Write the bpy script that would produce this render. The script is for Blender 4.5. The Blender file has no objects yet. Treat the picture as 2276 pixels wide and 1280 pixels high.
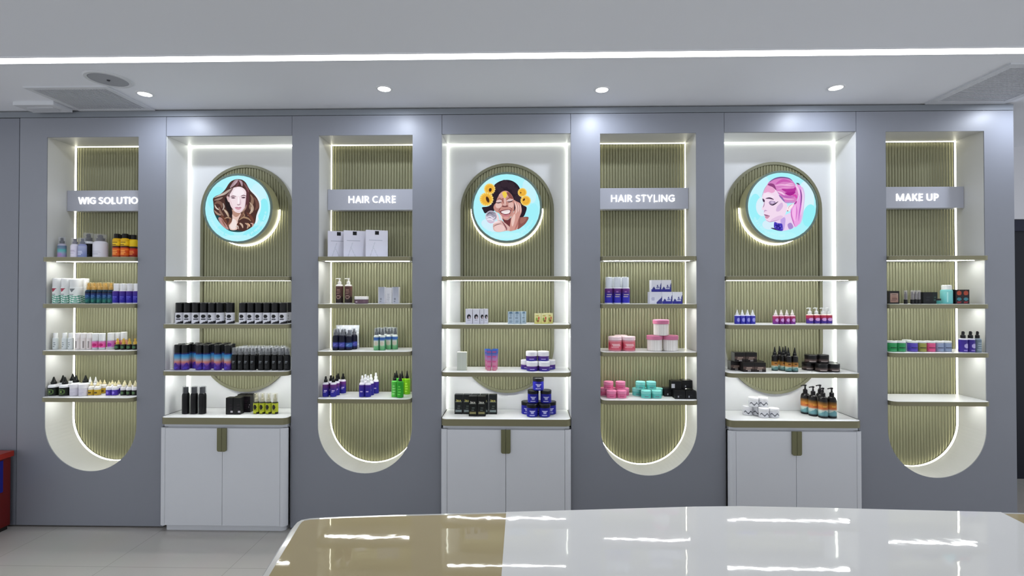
import bpy, bmesh, math, random
from mathutils import Vector, Matrix
random.seed(7)
C = bpy.context.scene.collection
PI = math.pi

# ------------------------------------------------------------------ camera
CX, CD, CH, YAW, PITCH, FPX = 0.12088, 3.63725, 1.74471, -0.02131, 0.01017, 1100.0
Fv = Vector((math.sin(YAW)*math.cos(PITCH), math.cos(YAW)*math.cos(PITCH), math.sin(PITCH)))
Rv = Vector((math.cos(YAW), -math.sin(YAW), 0)); Uv = Rv.cross(Fv)
EYE = Vector((CX, -CD, CH))
def ray(px, py): return Fv + Rv*((px-1138)/FPX) + Uv*((640-py)/FPX)
def atY(px, py, Y):
    d = ray(px, py); t = (Y-EYE.y)/d.y; return EYE + d*t
def atZ(px, py, Z):
    d = ray(px, py); t = (Z-EYE.z)/d.z; return EYE + d*t
cd = bpy.data.cameras.new('camera'); cam = bpy.data.objects.new('camera', cd); C.objects.link(cam)
cam.location = EYE; cam.rotation_euler = (PI/2+PITCH, 0, -YAW)
cd.sensor_width = 36; cd.lens = 36*FPX/2276; cd.clip_start = .05
sc = bpy.context.scene; sc.camera = cam
sc.view_settings.view_transform = 'Standard'; sc.view_settings.look = 'None'
sc.view_settings.exposure = 0.0; sc.view_settings.gamma = 1.0; sc.view_settings.use_curve_mapping = False
sc.cycles.use_denoising = True
sc.cycles.max_bounces = 7; sc.cycles.diffuse_bounces = 4; sc.cycles.glossy_bounces = 3
sc.cycles.transparent_max_bounces = 8; sc.cycles.sample_clamp_indirect = 4.0

# ------------------------------------------------------------------ materials
def lin(c):
    if isinstance(c, str):
        c = c.lstrip('#'); c = [int(c[i:i+2], 16)/255 for i in (0, 2, 4)]
    return tuple((x/12.92 if x <= .04045 else ((x+.055)/1.055)**2.4) for x in c)
_M = {}
def mat(name, col='808080', rough=.5, metal=0., emit=None, estr=0., coat=0., spec=.5, noise=0., nscale=8., alpha=1., bump=0., bscale=30.):
    if name in _M: return _M[name]
    m = bpy.data.materials.new(name); m.use_nodes = True; nt = m.node_tree; b = nt.nodes['Principled BSDF']
    c = lin(col)+(1,)
    b.inputs['Base Color'].default_value = c
    b.inputs['Roughness'].default_value = rough; b.inputs['Metallic'].default_value = metal
    b.inputs['Specular IOR Level'].default_value = spec; b.inputs['Coat Weight'].default_value = coat; b.inputs['Coat Roughness'].default_value = .05
    if emit: b.inputs['Emission Color'].default_value = lin(emit)+(1,); b.inputs['Emission Strength'].default_value = estr
    if alpha < 1: b.inputs['Alpha'].default_value = alpha
    if noise or bump:
        tc = nt.nodes.new('ShaderNodeTexCoord')
    if noise:
        n = nt.nodes.new('ShaderNodeTexNoise'); n.inputs['Scale'].default_value = nscale; n.inputs['Detail'].default_value = 4
        nt.links.new(tc.outputs['Object'], n.inputs['Vector'])
        mx = nt.nodes.new('ShaderNodeMix'); mx.data_type = 'RGBA'
        mx.inputs['A'].default_value = tuple(x*(1-noise) for x in c[:3])+(1,); mx.inputs['B'].default_value = tuple(min(1, x*(1+noise)) for x in c[:3])+(1,)
        nt.links.new(n.outputs['Fac'], mx.inputs['Factor']); nt.links.new(mx.outputs['Result'], b.inputs['Base Color'])
    if bump:
        n2 = nt.nodes.new('ShaderNodeTexNoise'); n2.inputs['Scale'].default_value = bscale; n2.inputs['Detail'].default_value = 2
        nt.links.new(tc.outputs['Object'], n2.inputs['Vector'])
        bp = nt.nodes.new('ShaderNodeBump'); bp.inputs['Strength'].default_value = bump; bp.inputs['Distance'].default_value = .002
        nt.links.new(n2.outputs['Fac'], bp.inputs['Height']); nt.links.new(bp.outputs['Normal'], b.inputs['Normal'])
    _M[name] = m; return m
def attr_mat(name, emis=0., rough=.4, diff=1.):
    if name in _M: return _M[name]
    m = bpy.data.materials.new(name); m.use_nodes = True; nt = m.node_tree; b = nt.nodes['Principled BSDF']
    a = nt.nodes.new('ShaderNodeAttribute'); a.attribute_name = 'Col'
    nt.links.new(a.outputs['Color'], b.inputs['Base Color'])
    b.inputs['Roughness'].default_value = rough; b.inputs['Specular IOR Level'].default_value = .25
    if emis:
        b.inputs['Base Color'].default_value = (0, 0, 0, 1)
        nt.links.remove(b.inputs['Base Color'].links[0]); b.inputs['Base Color'].default_value = (.004, .004, .004, 1); b.inputs['Specular IOR Level'].default_value = .05; b.inputs['Roughness'].default_value = .6
        nt.links.new(a.outputs['Color'], b.inputs['Emission Color']); b.inputs['Emission Strength'].default_value = emis
    _M[name] = m; return m

GREY = mat('grey_laminate', '81848d', .42, noise=.02, nscale=3)
GREYD = mat('grey_cornice', '7b8087', .45)
WHITE = mat('white_lacquer', 'dcddde', .4, noise=.01)
CABW = mat('cabinet_lacquer', 'cfd1d6', .38, noise=.01)
KHAKI = mat('khaki_metal', '87856a', .42, metal=.15, noise=.04, nscale=5)
FLUTE = mat('fluted_metal', '87866a', .31, metal=.35, noise=.03, nscale=5)
BRASS = mat('bronze_edge', '7b775c', .38, metal=.4, noise=.04, nscale=6)
CEIL = mat('ceiling_paint', 'e6e8ee', .8)
DARK = mat('dark_gap', '16171a', .7)
LEDN = mat('led_niche', 'ffffff', emit='fffbe2', estr=6)
LEDB = mat('led_bay', 'ffffff', emit='fafff0', estr=4.2)
LEDS = mat('led_shelf', 'ffffff', emit='fdfffb', estr=52)
LEDC = mat('led_ceiling', 'ffffff', emit='ffffff', estr=6)
PRINT = attr_mat('print')
BACKLIT = attr_mat('backlit_print', emis=1.0)

# ------------------------------------------------------------------ mesh building
class MB:
    def __init__(s): s.v = []; s.f = []; s.m = []; s.sm = []; s.c = []
    def add(s, vs, fs, mi=0, smooth=False, cols=None):
        b = len(s.v); s.v += [tuple(p) for p in vs]
        for k, f in enumerate(fs):
            s.f.append([b+i for i in f]); s.m.append(mi); s.sm.append(smooth)
            s.c.append(cols[k] if isinstance(cols, list) else cols)
        return s
    def box(s, x0, x1, y0, y1, z0, z1, mi=0, col=None):
        v = [(x0,y0,z0),(x1,y0,z0),(x1,y1,z0),(x0,y1,z0),(x0,y0,z1),(x1,y0,z1),(x1,y1,z1),(x0,y1,z1)]
        return s.add(v, [(0,3,2,1),(4,5,6,7),(0,1,5,4),(1,2,6,5),(2,3,7,6),(3,0,4,7)], mi, False, col)
    def prism_z(s, out, z0, z1, mi=0, top=None, bot=None, smooth=False, col=None):
        n = len(out); top = top or out; bot = bot or out
        v = [(x,y,z0) for x,y in bot]+[(x,y,z1) for x,y in top]
        s.add(v, [tuple(range(n-1,-1,-1)), tuple(range(n,2*n))], mi, False, col)
        return s.add(v, [(i,(i+1)%n,n+(i+1)%n,n+i) for i in range(n)], mi, smooth, col)
    def prism_y(s, out, y0, y1, mi=0, smooth=False, col=None):   # outline in x,z ; y0 is the front
        n = len(out); v = [(x,y0,z) for x,z in out]+[(x,y1,z) for x,z in out]
        s.add(v, [tuple(range(n)), tuple(range(2*n-1,n-1,-1))], mi, False, col)
        return s.add(v, [(i,n+i,n+(i+1)%n,(i+1)%n) for i in range(n)], mi, smooth, col)
    def lathe(s, prof, n=20, mi=0, cx=0, cy=0, smooth=True, colf=None):
        k = len(prof); v = []
        for r, z in prof:
            for i in range(n):
                a = 2*PI*i/n; v.append((cx+r*math.cos(a), cy+r*math.sin(a), z))
        for j in range(k-1):
            r0, r1 = prof[j][0], prof[j+1][0]
            b = len(s.v)
            fs = [(j*n+i, j*n+(i+1)%n, (j+1)*n+(i+1)%n, (j+1)*n+i) for i in range(n)]
            s.add(v, fs, mi, smooth)  # (vertices repeated per ring pair: keeps hard rings hard)
        return s
    def tube(s, pts, r, n=8, mi=0):
        v = []; m = len(pts)
        for k, p in enumerate(pts):
            p = Vector(p); t = (Vector(pts[min(k+1, m-1)])-Vector(pts[max(k-1, 0)])).normalized()
            a = t.orthogonal().normalized() if k == 0 else (a-t*a.dot(t)).normalized()
            bb = t.cross(a)
            for i in range(n):
                q = 2*PI*i/n; v.append(p+a*(r*math.cos(q))+bb*(r*math.sin(q)))
        fs = [(k*n+i, k*n+(i+1)%n, (k+1)*n+(i+1)%n, (k+1)*n+i) for k in range(m-1) for i in range(n)]
        s.add(v, fs, mi, True)
        return s.add(v, [tuple(range(n-1,-1,-1)), tuple((m-1)*n+i for i in range(n))], mi)
    def mesh(s, name, mats):
        me = bpy.data.meshes.new(name)
        used = sorted({i for f in s.f for i in f}); rm = {o: k for k, o in enumerate(used)}
        me.from_pydata([s.v[i] for i in used], [], [[rm[i] for i in f] for f in s.f])
        if not isinstance(mats, (list, tuple)): mats = [mats]
        for m in mats: me.materials.append(m)
        me.polygons.foreach_set('material_index', s.m); me.polygons.foreach_set('use_smooth', s.sm)
        if any(c is not None for c in s.c):
            at = me.color_attributes.new('Col', 'FLOAT_COLOR', 'CORNER'); buf = []
            for p in me.polygons:
                c = s.c[p.index]; c = lin(c) if c is not None else (.8, .8, .8)
                buf += (list(c)+[1.0])*p.loop_total
            at.data.foreach_set('color', buf)
        me.update(); return me
    def obj(s, name, mats, parent=None, loc=(0,0,0), fix=True):
        me = s.mesh(name, mats)
        if fix:
            bm = bmesh.new(); bm.from_mesh(me); bmesh.ops.recalc_face_normals(bm, faces=bm.faces); bm.to_mesh(me); bm.free()
        o = bpy.data.objects.new(name, me); C.objects.link(o); o.location = loc
        if parent: o.parent = parent
        return o
def tag(o, label=None, cat=None, group=None, kind=None):
    if label: o['label'] = label
    if cat: o['category'] = cat
    if group: o['group'] = group
    if kind: o['kind'] = kind
    return o
def empty(name, loc, label, cat, group=None, rz=0):
    o = bpy.data.objects.new(name, None); C.objects.link(o); o.location = loc; o.rotation_euler = (0,0,rz)
    o.empty_display_size = .05
    return tag(o, label, cat, group)
def structure(o): o['kind'] = 'structure'; return o

# ------------------------------------------------------------------ layout (metres)
B, P, W, D = 0.95, 1.12037, 0.700, 0.259
ZC, ZF, ZFB, ZR, ZRB = 3.119, 3.0647, 2.9204, 2.9158, 0.415
RZ = [2.01367, 1.66455, 1.31413, 0.96586]
BZ = [1.86751, 1.51438, 1.16522, 0.82717]
SF = -.050; RZ = [CH+(z-CH)*(CD+SF)/(CD-.024) for z in RZ]; BZ = [CH+(z-CH)*((CD+SF)/(CD-.024) if k < 3 else (CD-.055)/(CD-.036)) for k, z in enumerate(BZ)]
XB = [-(B+P), 0.0, B+P]
XP = [-1.5*(B+P), -.5*(B+P), .5*(B+P), 1.5*(B+P)]
XP_R = [XP[0], XP[1]-.008, XP[2]+.005, XP[3]]      # niche centres
XL, XRt = XP[0]-P/2, XP[3]+P/2

# ------------------------------------------------------------------ floor, ceiling, walls
m = bpy.data.materials.new('floor_tile'); m.use_nodes = True; nt = m.node_tree; bs = nt.nodes['Principled BSDF']
tc = nt.nodes.new('ShaderNodeTexCoord'); br = nt.nodes.new('ShaderNodeTexBrick')
br.offset = 0; br.inputs['Scale'].default_value = 1.0; br.inputs['Mortar Size'].default_value = .0022; br.inputs['Mortar Smooth'].default_value = .1
br.inputs['Brick Width'].default_value = .8; br.inputs['Row Height'].default_value = .8
br.inputs['Color1'].default_value = lin('aba7a2')+(1,); br.inputs['Color2'].default_value = lin('a9a5a0')+(1,); br.inputs['Mortar'].default_value = lin('938f8b')+(1,)
mp = nt.nodes.new('ShaderNodeMapping'); mp.inputs['Location'].default_value = (1.735, .52, 0)
nt.links.new(tc.outputs['Object'], mp.inputs['Vector']); nt.links.new(mp.outputs['Vector'], br.inputs['Vector'])
nz = nt.nodes.new('ShaderNodeTexNoise'); nz.inputs['Scale'].default_value = 2.5; nz.inputs['Detail'].default_value = 6
nt.links.new(tc.outputs['Object'], nz.inputs['Vector'])
mx = nt.nodes.new('ShaderNodeMix'); mx.data_type = 'RGBA'; mx.blend_type = 'MULTIPLY'; mx.inputs['Factor'].default_value = .12
nt.links.new(br.outputs['Color'], mx.inputs['A']); nt.links.new(nz.outputs['Color'], mx.inputs['B']); nt.links.new(mx.outputs['Result'], bs.inputs['Base Color'])
bs.inputs['Roughness'].default_value = .22
FLOORM = m
structure(MB().box(-7, 7, -7, 3, -.05, 0).obj('floor', FLOORM))
structure(MB().box(-7, 7, -7, 3, ZC, ZC+.1).obj('ceiling', CEIL))
structure(MB().box(XL-2.5, XRt, D+.03, D+.13, 0, ZC).obj('wall_back', GREYD))
# plain grey panelling that carries on past the end of the display wall
structure(MB().box(XL-2.4, XL-.004, 0, .02, 0.012, ZF-.004).obj('wall_left', mat('grey_side_panel', '777a84', .45, noise=.02)))
structure(MB().box(XL-2.4, XRt, 0.0, .02, ZF+.002, ZC-.010).obj('trim_1', GREYD))
# recessed wall with a dark doorway beyond the end of the display wall
p = atY(2262, 487, 1.1)
structure(MB().box(XRt-.3, XRt+3, 1.1, 1.2, p.z, ZC).obj('wall_right', mat('pale_wall', 'cfcfd4', .7)))
dr = structure(MB().box(XRt-.3, XRt+3, 1.13, 1.2, 0, p.z-.004).obj('door_1', mat('dark_door', '10131f', .5, spec=.2)))
structure(MB().box(XRt-.3, XRt+3, 1.11, 1.2, p.z-.11, p.z-.002).obj('trim_2', mat('dark_lintel', '161a30', .45, spec=.2)))
structure(MB().box(XRt-.022, XRt-.002, .0068, D+.029, 0, ZF-.004).obj('trim_3', GREY))

# ------------------------------------------------------------------ niche panels
def niche_outline(w, zt, zb, n=40):
    r = w/2; zc = zb+r
    pts = [(-r, zt), (-r, zc)]
    pts += [(-r*math.cos(PI*i/n), zc-r*math.sin(PI*i/n)) for i in range(1, n)]
    return pts+[(r, zc), (r, zt)]
def loop_strip(mb, a, ya, b, yb, mi=0, closed=False, smooth=False):
    n = len(a); v = [(x, ya, z) for x, z in a]+[(x, yb, z) for x, z in b]
    mb.add(v, [(i, (i+1) % n, n+(i+1) % n, n+i) for i in range(n if closed else n-1)], mi, smooth)
def led_loop(mb, f_out, closed):
    """A small triangular profile running along an outline; f_out(inset) gives the outline."""
    o0, o1 = f_out(.0012), f_out(.0055)
    loop_strip(mb, o1, D-.0165, o0, D-.029, 0, closed)          # glowing face
    loop_strip(mb, o0, D-.029, o0, D-.0155, 1, closed); loop_strip(mb, o0, D-.0155, o1, D-.016, 1, closed)
def flutes(mb, x0, x1, ztop, zbot, yb, h=.0068, pitch=.0224, seg=10, mi=0):
    n = max(1, round((x1-x0)/pitch)); pw = (x1-x0)/n
    for k in range(n):
        v = []
        for j in range(seg+1):
            t = j/seg; x = x0+(k+t)*pw; y = yb-h*math.sqrt(max(0, 1-(2*t-1)**2))
            v.append((x, y, zbot(x))); v.append((x, y, ztop(x)))
        mb.add(v, [(2*j, 2*j+2, 2*j+3, 2*j+1) for j in range(seg)], mi, True)
NAMES = ['WIG SOLUTION', 'HAIR CARE', 'HAIR STYLING', 'MAKE UP']
T_ = .138
def earc(cx, cz, rx, rz, a0, a1, n=14): return [(cx+rx*math.cos(math.radians(a0+(a1-a0)*k/n)), cz+rz*math.sin(math.radians(a0+(a1-a0)*k/n))) for k in range(n+1)]
h_ = T_/2; q_ = 1-h_
GLYPH = {   # width, strokes of a plain humanist capital, cap height 1
 'W': (1.26, [[(.06,1),(.34,0)], [(.34,0),(.63,.98)], [(.63,.98),(.92,0)], [(.92,0),(1.20,1)]]),
 'I': (.22, [[(.11,0),(.11,1)]]),
 'G': (.92, [earc(.52,.5,.44,.5-h_,48,270), earc(.52,.5,.34,.5-h_,270,300,4)+[(.80,.13),(.80,.47)], [(.52,.47),(.878,.47)]]),
 'S': (.70, [[(.60,.875)]+earc(.36,.72,.25,.28-h_,70,200,10)+[(.22,.585),(.36,.52),(.50,.44)]+earc(.35,.28,.26,.28-h_,30,-130,10)+[(.09,.13)]]),
 'O': (1.00, [earc(.5,.5,.42,.5-h_,0,360,28)]),
 'L': (.64, [[(.14,0),(.14,1)], [(.07,h_),(.60,h_)]]),
 'U': (.92, [[(.14,1),(.14,.36)]+earc(.46,.36,.32,.36-h_,180,360,14)+[(.78,.36),(.78,1)]]),
 'T': (.74, [[(.37,0),(.37,1)], [(.02,q_),(.72,q_)]]),
 'N': (.98, [[(.14,0),(.14,1)], [(.14,.94),(.84,.06)], [(.84,0),(.84,1)]]),
 'H': (.96, [[(.14,0),(.14,1)], [(.82,0),(.82,1)], [(.14,.53),(.82,.53)]]),
 'A': (.86, [[(.07,0),(.43,1)], [(.79,0),(.43,1)], [(.20,.30),(.66,.30)]]),
 'R': (.80, [[(.14,0),(.14,1)], [(.07,q_),(.36,q_)]+earc(.36,.70,.25,.30-h_,90,-90,12)+[(.10,.40+h_)], [(.38,.46),(.70,0)]]),
 'C': (.82, [earc(.50,.5,.42,.5-h_,52,308,22)]),
 'E': (.68, [[(.14,0),(.14,1)], [(.07,h_),(.60,h_)], [(.07,q_),(.60,q_)], [(.10,.52),(.56,.52)]]),
 'Y': (.80, [[(.06,1),(.40,.42)], [(.74,1),(.40,.42)], [(.40,.48),(.40,0)]]),
 'M': (1.18, [[(.14,0),(.14,1)], [(.15,.99),(.59,.03)], [(.59,.03),(1.03,.99)], [(1.04,0),(1.04,1)]]),
 'K': (.80, [[(.14,0),(.14,1)], [(.17,.40),(.68,1)], [(.30,.56),(.74,0)]]),
 'P': (.76, [[(.14,0),(.14,1)], [(.07,q_),(.34,q_)]+earc(.34,.67,.27,.33-h_,90,-90,12)+[(.10,.34+h_)]]),
 'l': (.24, [[(.12,0),(.12,1.04)]]), 'a': (.58, [earc(.27,.26,.19,.26-h_,0,360,16), [(.48,0),(.48,.70)], earc(.28,.50,.20,.24,0,140,8)]),
 'c': (.50, [earc(.30,.36,.23,.36-h_,55,305,14)]), 'e': (.58, [earc(.30,.36,.22,.36-h_,0,315,16), [(.08,.38),(.52,.38)]])}
def text_mesh(txt, cap, t=T_, gap=.11, space=.30, depth=.003):
    """Lettering as solid strokes in the x-z plane, centred on the origin, facing -y."""
    mb = MB(); x = 0.; tot = sum(space if c == ' ' else GLYPH[c][0]+gap for c in txt)-gap
    for c in txt:
        if c == ' ': x += space; continue
        w, strokes = GLYPH[c]
        for st in strokes:
            P2 = [Vector(p) for p in st]; n = len(P2); closed = n > 3 and (P2[0]-P2[-1]).length < 1e-4; A, Bq = [], []
            for k, p in enumerate(P2):
                if closed: a_ = P2[k-1] if k else P2[-2]; b_ = P2[k+1] if k < n-1 else P2[1]
                else: a_ = P2[max(k-1, 0)]; b_ = P2[min(k+1, n-1)]
                d = (b_-a_).normalized(); nn = Vector((-d.y, d.x)); A.append(p+nn*t/2); Bq.append(p-nn*t/2)
            V = []
            for y in (-depth, depth):
                for L_ in (A, Bq): V += [((q.x+x-tot/2)*cap, y, (q.y-.5)*cap) for q in L_]
            F_ = []
            for k in range(n-1): F_ += [(k, k+1, n+k+1, n+k), (k, 2*n+k, 2*n+k+1, k+1), (n+k+1, 3*n+k+1, 3*n+k, n+k)]
            F_ += [(0, n, 3*n, 2*n), (n-1, 3*n-1, 4*n-1, 2*n-1)]
            mb.add(V, F_)
        x += w+gap
    return mb.mesh('lettering', [])
SHELFN = ['top', 'second', 'third', 'fourth']
def shelf(x, w, z, y1, y0, label, group, thick=.031, led=True, name='display_shelf'):
    e = empty(name, (x, 0, z-thick), label, 'shelf', group)
    R = .045; hw = w/2-.0015
    def path(i):
        r = R-i; pts = [(-hw+i, y1)]
        pts += [(-hw+i+r-r*math.cos(PI/2*k/8), y0+i+r-r*math.sin(PI/2*k/8)) for k in range(9)]
        pts += [(hw-i-r+r*math.sin(PI/2*k/8), y0+i+r-r*math.cos(PI/2*k/8)) for k in range(9)]
        return pts+[(hw-i, y1)]
    a, b = path(0), path(.003)
    bd = path(.0035)
    mb = MB(); mb.prism_z(bd, .003, thick); mb.obj('board', WHITE, e)
    mb = MB(); n = len(a)
    v = [(x_, y_, 0) for x_, y_ in a]+[(x_, y_, thick-.001) for x_, y_ in a]+[(x_, y_, 0) for x_, y_ in b]+[(x_, y_, thick-.001) for x_, y_ in b]
    fs = []
    for i in range(n-1):
        fs += [(i, i+1, n+i+1, n+i), (n+i, n+i+1, 3*n+i+1, 3*n+i), (2*n+i+1, 2*n+i, 3*n+i, 3*n+i+1), (i+1, i, 2*n+i, 2*n+i+1)]
    fs += [(0, n, 3*n, 2*n), (n-1, 3*n-1, 4*n-1, 2*n-1)]
    mb.add(v, fs); mb.obj('edge_band', BRASS, e)
    if led:
        MB().box(-hw+.032, hw-.032, .048, .061, .0008, .0028).obj('led_strip', LEDS, e)
    return e
for i in range(4):
    xc, xn = XP[i], XP_R[i]-XP[i]
    nm = NAMES[i]
    root = empty('display_niche', (xc, 0, 0), f'grey panel with tall round-bottomed niche carrying the {nm} sign', 'display niche', 'arched niches of the display wall')
    # grey front with the niche cut through it
    mb = MB(); out = niche_outline(W, ZR, ZRB); out = [(x+xn, z) for x, z in out]
    t = .006; hp = P/2-.0015; zt = ZF-.002
    front = []
    for y, flip in ((0, 0), (t, 1)):
        vs = [(-hp, y, .012), (out[0][0], y, .012), (out[0][0], y, zt), (-hp, y, zt)]; mb.add(vs, [(0,1,2,3)])
        vs = [(out[-1][0], y, .012), (hp, y, .012), (hp, y, zt), (out[-1][0], y, zt)]; mb.add(vs, [(0,1,2,3)])
        vs = [(out[0][0], y, ZR), (out[-1][0], y, ZR), (out[-1][0], y, zt), (out[0][0], y, zt)]; mb.add(vs, [(0,1,2,3)])
        arc = out[1:-1]
        for a, b in zip(arc, arc[1:]): mb.add([(a[0], y, .012), (b[0], y, .012), (b[0], y, b[1]), (a[0], y, a[1])], [(0,1,2,3)])
    loop_strip(mb, out, 0, out, t, 0, True)
    rect = [(-hp, .012), (hp, .012), (hp, zt), (-hp, zt)]; loop_strip(mb, rect, 0, rect, t, 0, True)
    o = mb.obj('front_panel', GREY, root, fix=False)
    # white lining (with a back) and fluted back panel
    f = lambda ins: [(x+xn, z) for x, z in niche_outline(W-2*ins, ZR-ins, ZRB+ins)]
    mb = MB(); a, b = f(0), f(-.012)
    loop_strip(mb, a, t+.0005, a, D, 0, True); loop_strip(mb, b, t+.0005, b, D, 0, True); loop_strip(mb, a, t+.0005, b, t+.0005, 0, True)
    mb.add([(x, D, z) for x, z in b], [tuple(range(len(b)))])
    lo = mb.obj('niche_lining', mat('niche_white', 'c8c8c5', .45, noise=.01), root, fix=False)
    for pl in lo.data.polygons: pl.use_smooth = False
    mb = MB(); r = W/2-.002; zc = ZRB+W/2
    flutes(mb, xn-r, xn+r, lambda x: ZR-.004, lambda x: zc-math.sqrt(max(0, r*r-(x-xn)**2)), D-.004)
    mb.obj('fluted_back', FLUTE, root, fix=False)
    mb = MB(); led_loop(mb, f, True); mb.obj('led_strip', [LEDN, WHITE], root, fix=False)
    # sign board inside the niche
    s = empty('sign_board', (XP_R[i], .165, 2.30), f'grey sign board reading {nm} in lit white letters', 'sign', 'section signs in the niches')
    z0, z1 = atY(830, 466.5, .165).z, atY(830, 420.5, .165).z
    MB().box(-W/2+.003, W/2-.003, 0, D-.165-.031, z0-2.30, z1-2.30).obj('board', mat('sign_grey', 'aeb0ba', .35), s)
    ext = lambda me: (min(v.co.x for v in me.vertices), max(v.co.x for v in me.vertices))
    fx = ext(text_mesh(nm, .0530))
    for k, wd in enumerate(nm.split()):
        tm = text_mesh(wd, .0530); tm.materials.append(mat('letter_white', 'ffffff', emit='ffffff', estr=1.2))
        lo = bpy.data.objects.new('lettering', tm); C.objects.link(lo); lo.parent = s; wx = ext(tm)
        lo.location = ((fx[0]-wx[0] if k == 0 else fx[1]-wx[1]) + (.011 if i == 0 else 0), -.0035, (z0+z1)/2-2.30)
    for k in range(4):
        shelf(XP_R[i], W-.002, RZ[k], D-.031, SF, f'white shelf with bronze edge, {SHELFN[k]} of the {nm} niche', 'shelves in the niches')

# ------------------------------------------------------------------ bays
HAIR = ['brown-haired woman', 'woman with sunflowers', 'pink-haired woman']
ZPC_T, ZPC_B, RP = 2.396, .964+.3666, .3666
for i in range(3):
    xc = XB[i]
    root = empty('display_bay', (xc, 0, 0), f'white lit display bay with fluted oblong panel, behind the {HAIR[i]} sign', 'display bay', 'open display bays')
    MB().box(-B/2+.0015, B/2-.0015, .001, .02, ZFB, ZF-.002).obj('fascia', GREY, root)
    mb = MB(); x = B/2-.001
    mb.box(-x, x, D, D+.012, BZ[3]+.001, ZFB); mb.box(-x-.012, -x, .0065, D, BZ[3]+.001, ZFB-.0005); mb.box(x, x+.012, .0065, D, BZ[3]+.001, ZFB-.0005)
    mb.box(-x, x, .0205, D, ZFB-.0, ZFB+.012)
    mb.obj('lining', WHITE, root)
    f = lambda ins: [(-x+ins, BZ[3]+.003), (-x+ins, ZFB-ins), (x-ins, ZFB-ins), (x-ins, BZ[3]+.003)]
    mb = MB(); o0, o1 = f(.001), f(.008)
    loop_strip(mb, o1, D-.001, o0, D-.018, 0); loop_strip(mb, o0, D-.015, o0, D-.0005, 1)
    mb.obj('led_strip', [LEDB, WHITE], root, fix=False)
    # fluted oblong panel with a plain rim
    def stad(r, n=28):
        return [(r*math.cos(PI*k/n), ZPC_T+r*math.sin(PI*k/n)) for k in range(n+1)]+[(-r*math.cos(PI*k/n), ZPC_B-r*math.sin(PI*k/n)) for k in range(n+1)]
    mb = MB(); a, b = stad(RP), stad(RP-.022); y0, y1 = D-.026, D-.0005
    loop_strip(mb, a, y0, a, y1, 0, True, True); loop_strip(mb, a, y0, b, y0, 0, True); loop_strip(mb, b, y0, b, y1, 0, True, True)
    mb.obj('panel_rim', mat('panel_rim', '75745c', .4, metal=.15), root, fix=False)
    mb = MB(); r = RP-.023
    flutes(mb, -r, r, lambda q: ZPC_T+math.sqrt(max(0, r*r-q*q)), lambda q: ZPC_B-math.sqrt(max(0, r*r-q*q)), D-.012)
    mb.obj('fluted_panel', FLUTE, root, fix=False)
    for k in range(3):
        shelf(xc, B-.003, BZ[k], D-.031, SF, f'white shelf with bronze edge, {SHELFN[k]} below the {HAIR[i]} sign', 'shelves in the bays')
    # cabinet
    cb = empty('base_cabinet', (xc, 0, 0), f'white two-door cabinet with bronze-edged counter below the {HAIR[i]} sign', 'cabinet', 'base cabinets of the bays')
    zt = BZ[3]; hb = B/2-.003; yf = -.058; st = .046
    ct = shelf(0, B-.003, zt, D-.001, -.055, None, None, thick=.049, led=False, name='countertop'); ct.parent = cb
    for q in ('label', 'category', 'group'):
        if q in ct: del ct[q]
    mb = MB(); mb.box(-hb+.012, hb-.012, -.018, D, zt-.075, zt-.0495); mb.box(-hb, hb, -.029, D, .046, zt-.075)
    for s_ in (-1, 1):
        R = .034; pts = [(s_*(hb-st), -.0295), (s_*(hb-st), yf), (s_*(hb-R), yf)]+[(s_*(hb-R+R*math.sin(PI/2*k/8)), yf+R-R*math.cos(PI/2*k/8)) for k in range(1, 9)]+[(s_*hb, -.0295+.025)]
        pts = pts if s_ < 0 else pts[::-1]
        pts = [(s_*(hb-st), .0), (s_*(hb-st), yf)]+[(s_*(hb-R+R*math.sin(PI/2*k/8)), yf+R-R*math.cos(PI/2*k/8)) for k in range(0, 9)]+[(s_*hb, .0)]
        mb.prism_z(pts, .046, zt-.075, smooth=False)
    mb.obj('body', CABW, cb)
    mb = MB(); R = .03; w2 = hb-.024
    pts = [(-w2, D), (-w2, -.026+R)]+[(-w2+R-R*math.cos(PI/2*k/6), -.026+R-R*math.sin(PI/2*k/6)) for k in range(1, 7)]
    pts += [(w2-R+R*math.sin(PI/2*k/6), -.026+R-R*math.cos(PI/2*k/6)) for k in range(0, 7)]+[(w2, D)]
    mb.prism_z(pts, 0, .0455); mb.obj('plinth', CABW, cb)
    for s_ in (-1, 1):
        xa, xb_ = sorted((s_*.0015, s_*(hb-st-.002)))
        d = MB().box(xa, xb_, yf, -.0297, .05, zt-.0765).obj('door', CABW, cb)
        hx = .034; r = .014; zb = zt-.242; ztp = zt-.072
        pts = [(s_*.0012, ztp), (s_*.0012, zb)]+[(s_*(hx-r+r*math.sin(PI/2*k/6)), zb+r-r*math.cos(PI/2*k/6)) for k in range(7)]+[(s_*hx, ztp)]
        MB().prism_y(pts, yf-.012, yf-.0003).obj('handle', mat('handle_bronze', '6b6a4c', .4, metal=.3), d)

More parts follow.
